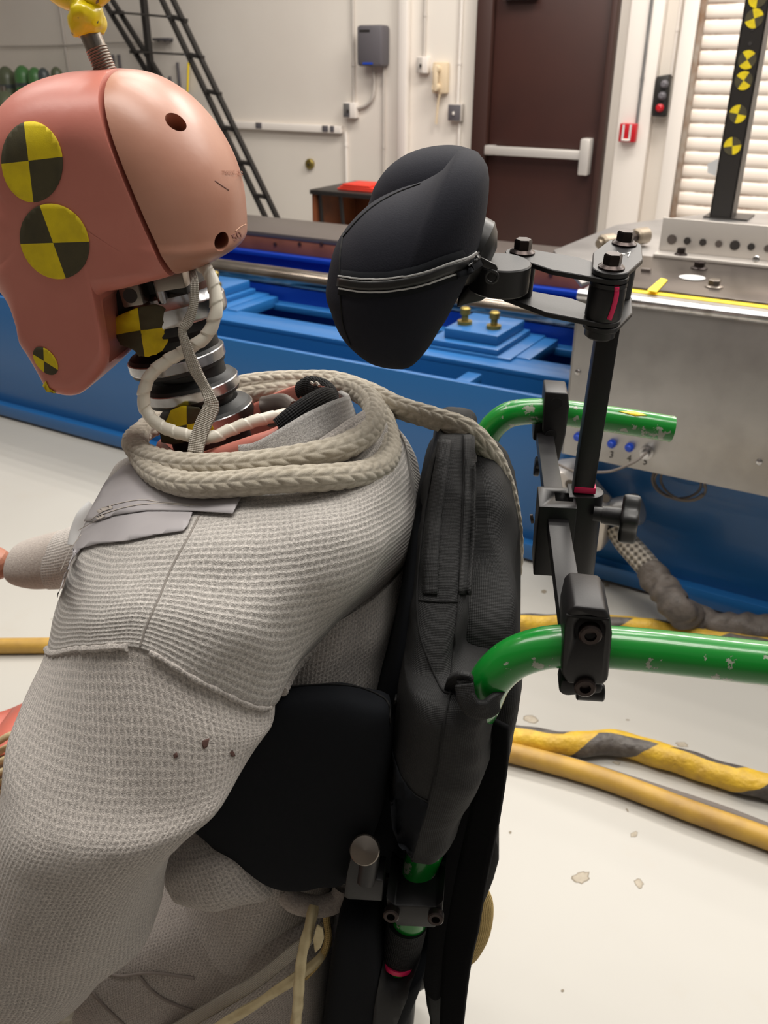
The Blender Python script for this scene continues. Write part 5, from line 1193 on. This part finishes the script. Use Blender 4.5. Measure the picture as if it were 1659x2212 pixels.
sv[0].use_root = True
md = ho.modifiers.new('sub', 'SUBSURF'); md.levels = 2; md.render_levels = 2
h2 = ho.copy(); h2.data = ho.data.copy(); COL.objects.link(h2); h2.modifiers.clear(); bpy.context.view_layer.update()
tgt = slv[-1].mean(0); ax_ = slv[-1].mean(0)-slv[-14].mean(0); ax_ = ax_/np.linalg.norm(ax_)*.6-B*.5-ZU*.1; ax_ /= np.linalg.norm(ax_)
sd = L-ax_*(L@ax_); sd /= np.linalg.norm(sd); up_ = np.cross(ax_, sd)
if up_[2] < 0: up_ = -up_
wl_ = np.array(world_loc(dm))
for v in h2.data.vertices:
    p = np.array(v.co)+wl_-w0; v.co = Vector(tgt+ax_*(p@hx)-sd*(p@hy)+up_*(p@hz_)-wl_)
h2.modifiers.new('skin', 'SKIN'); md = h2.modifiers.new('sub', 'SUBSURF'); md.levels = 2; md.render_levels = 2
# upper arm of the far side, inside its sleeve
tube('far_upper_sleeve', [mirror(cp(420, 1330, -.2))-ZU*.02, (mirror(cp(420, 1330, -.2))+cp(250, 1190, .21))/2-ZU*.02, cp(250, 1188, .21), cp(215, 1190, .213)], [.055, .05, .042, .036], M['waffle'], shirt, 30, 10)
# braided ground strap and spiral-wrapped sensor cable on the neck
bw = [(416, 583, -.045), (420, 615, -.058), (418, 660, -.062), (406, 695, -.064), (394, 714, -.066), (402, 745, -.066), (420, 795, -.066), (440, 832, -.068), (452, 858, -.074), (456, 880, -.076), (440, 915, -.082), (428, 950, -.088), (422, 978, -.094)]
ribbon('braided_strap', cps(bw), [.0055, .006, .0065, .0075, .006, .0075, .0095, .0085, .009, .0125, .0125, .0125, .012], [-L+B*.1, -L+B*.3, -L+B*.2, -L-B*.1, -L+B*.5, -L+B*.2, -L, -L-B*.2, -L+B*.4, -L+B*.2, -L, -L+ZU*.1, -L+ZU*.3], M['braid'], nk, .0018, 10)
sw = [(432, 570, -.03), (452, 590, -.038), (464, 630, -.044), (466, 675, -.05), (448, 722, -.054), (410, 752, -.058), (360, 780, -.06), (322, 815, -.062), (310, 860, -.064), (320, 895, -.066), (355, 924, -.072), (405, 940, -.080), (455, 945, -.082), (500, 928, -.074), (550, 910, -.066), (604, 898, -.052), (640, 892, -.03)]
tube('sensor_cable', cps(sw), .0050, M['spiral'], nk, 28, 14, lambda u, l: 1+.16*((l/.012-u/(2*PI)) % 1.0)-.10, step=.0006)

# ------------------------------------------------------------------ lifting eye screwed into the crown
le = empty('lifting_eye', cp(226, 146, 0), 'chipped yellow lifting eye on a threaded steel shank standing on the dummy head', 'lifting eye')
sa, sb = cp(228, 152, 0), cp(190, 62, 0)
tube('threaded_shank', [sa-(sb-sa)*.1, sb], .0078, M['bare'], le, 40, 2, lambda u, l: np.where(l < .018, 1+.05*np.sin(l*2*PI/.0019+u*0), .95+0*l), step=.00025)
yl = ploft_grid([(160, 84, 222, 70, 0, .0125), (150, 68, 229, 52, 0, .0155), (146, 44, 229, 32, 0, .0165), (150, 26, 222, 14, 0, .0155), (152, 10, 202, 2, 0, .013), (148, -8, 198, -14, 0, .012), (140, -26, 194, -30, 0, .011)], 8, 48, 2.4)
grid_mesh('eye_shoulder', wrinkle(yl, .0022, 60, 4), M['yellow_chip'], le)
ec = cp(160, -95, 0); eu = (sb-sa)/np.linalg.norm(sb-sa); ev = np.cross(L, eu)
G = np.array([[ec+(eu*math.cos(a)+ev*math.sin(a))*(.026+.0085*math.cos(b_))+L*.0085*math.sin(b_) for b_ in np.linspace(0, 2*PI, 16, endpoint=False)] for a in np.linspace(0, 2*PI, 40, endpoint=False)])
grid_mesh('eye_ring', G, M['yellow_chip'], le, closed_v=True, cap=False)

# ------------------------------------------------------------------ the rope coiled on the shoulders
def braid(u, l):
    n = 9; x = u*n/(2*PI); cidx = np.floor(x); f = x-cidx; sg = np.where(cidx % 2 == 0, 1., -1.)
    s = np.abs(np.sin(PI*(l/.0115+sg*(f-.5)*.75)))**.55; e = np.sin(PI*f)**.45
    return .87+.15*s*(.35+.65*e)
rp = [(1104, 1240, .015), (1108, 1190, .012), (1103, 1120, .008), (1088, 1050, .0), (1060, 985, -.012), (1012, 932, -.012), (940, 905, .0), (860, 880, .02), (795, 848, .045), (720, 824, .07), (640, 822, .085), (560, 826, .09), (500, 838, .088), (420, 868, .08), (350, 900, .05), (302, 940, .005), (300, 975, -.045), (330, 1018, -.095), (390, 1044, -.128), (480, 1046, -.142), (600, 1036, -.150), (720, 1030, -.140), (800, 1018, -.108), (838, 985, -.066), (838, 940, -.02), (822, 895, .012), (780, 850, .05),
      (720, 838, .062), (640, 842, .076), (540, 852, .082), (430, 885, .07), (340, 915, .035), (290, 948, -.01), (302, 975, -.055), (350, 996, -.092), (430, 1006, -.114), (540, 1002, -.124), (660, 985, -.120), (750, 962, -.102), (800, 925, -.06), (808, 880, -.012), (780, 848, .025), (730, 832, .045)]
P_ = resample(crom(cps(rp), 20), .0011)
rope = grid_mesh('rope', tube_grid(P_, .0098, 72, braid), M['rope'], None, smooth=180)
tag(rope, 'thick cream cotton rope coiled round the dummy neck and trailing over the backrest', 'rope')

# ------------------------------------------------------------------ straps and cables at the waist
w1 = cps([(720, 1985, -.185), (690, 2010, -.2), (640, 2050, -.212), (560, 2115, -.216), (480, 2165, -.216), (400, 2212, -.214), (300, 2275, -.21)])
tag(ribbon('lap_webbing', w1, [.008, .010, .011, .012, .012, .012], [-L+ZU*.3]*7, M['tan' if 0 else 'braid'], None, .0018), 'narrow striped cream webbing strap lying across the dummy trousers', 'strap')
w2 = cps([(712, 2030, -.19), (690, 2070, -.208), (640, 2110, -.218), (570, 2158, -.222), (500, 2200, -.224), (430, 2245, -.222), (360, 2300, -.218)])
tag(tube('twisted_tape', w2, .0062, M['cream'], None, 20, 10, lambda u, l: 1+.14*np.cos(2*u+l*90)+.1*np.sin(5*u), flat=.55, step=.002), 'crumpled cream tape band running below the striped strap on the trousers', 'tape')
w3 = cps([(678, 1955, -.2), (668, 2005, -.214), (655, 2060, -.228), (648, 2110, -.236), (643, 2160, -.24), (636, 2230, -.242), (630, 2300, -.242)])
tag(tube('wire_bundle', w3, .0042, M['cream'], None, 18, 10, lambda u, l: 1+.2*np.cos(3*u+l*60)+.06*np.sin(l*300), step=.0015), 'cream wire bundle hanging straight down over the dummy hip', 'cable')
mb = MB(); mb.prism(cps([(684, 2000, -.222), (697, 2008, -.222), (700, 2028, -.222), (693, 2048, -.222), (680, 2060, -.222), (676, 2030, -.222)]), L*.002, .0006)
tag(mb.build('masking_tape_tab', M['cream']), 'torn cream masking tape tab stuck beside the wire bundle at the hip', 'tape')
tag(tube('waist_cable', cps([(700, 1955, -.196), (706, 1990, -.2), (708, 2030, -.204), (690, 2075, -.206), (660, 2110, -.206)]), .003, M['tan'], None, 12), 'thin tan cord behind the masking tape tab at the hip', 'cord')
tag(tube('lap_rope', cps([(150, 2135, -.225), (140, 2170, -.23), (132, 2220, -.232), (128, 2280, -.232)]), .0085, M['rope'], None, 24, 10, lambda u, l: 1+.1*np.sin(u*2+l*500), step=.001), 'short end of cotton rope hanging below the near sleeve cuff', 'rope')
# coil of cream leads and bare knee beyond the sleeve at the left
for k in range(7):
    o = k*.9; tag(tube('sensor_lead', cps([(330-o*3, 1560+k*30, .06), (180, 1570+k*28, .085), (62-o*2, 1585+k*26, .10), (22, 1588+k*24, .095+.004*k), (-20, 1612+k*22, .09), (-90, 1640+k*24, .09), (-220, 1760+k*20, .08)]), .0042, M['cream'], None, 12, 10), 'cream sensor lead in the fanned bundle beyond the near sleeve at the left', 'cable', 'cream sensor leads beyond the near sleeve')
kn_ = ploft_grid([(120, 1500, 124, 1620, .17, .05), (60, 1518, 64, 1620, .17, .055), (0, 1532, 4, 1630, .17, .055), (-50, 1545, -46, 1660, .17, .05), (-80, 1580, -74, 1680, .17, .03)], 8, 36)
grid_mesh('knee', kn_, mat('salmon_vinyl', (196, 104, 88), .45), dm)
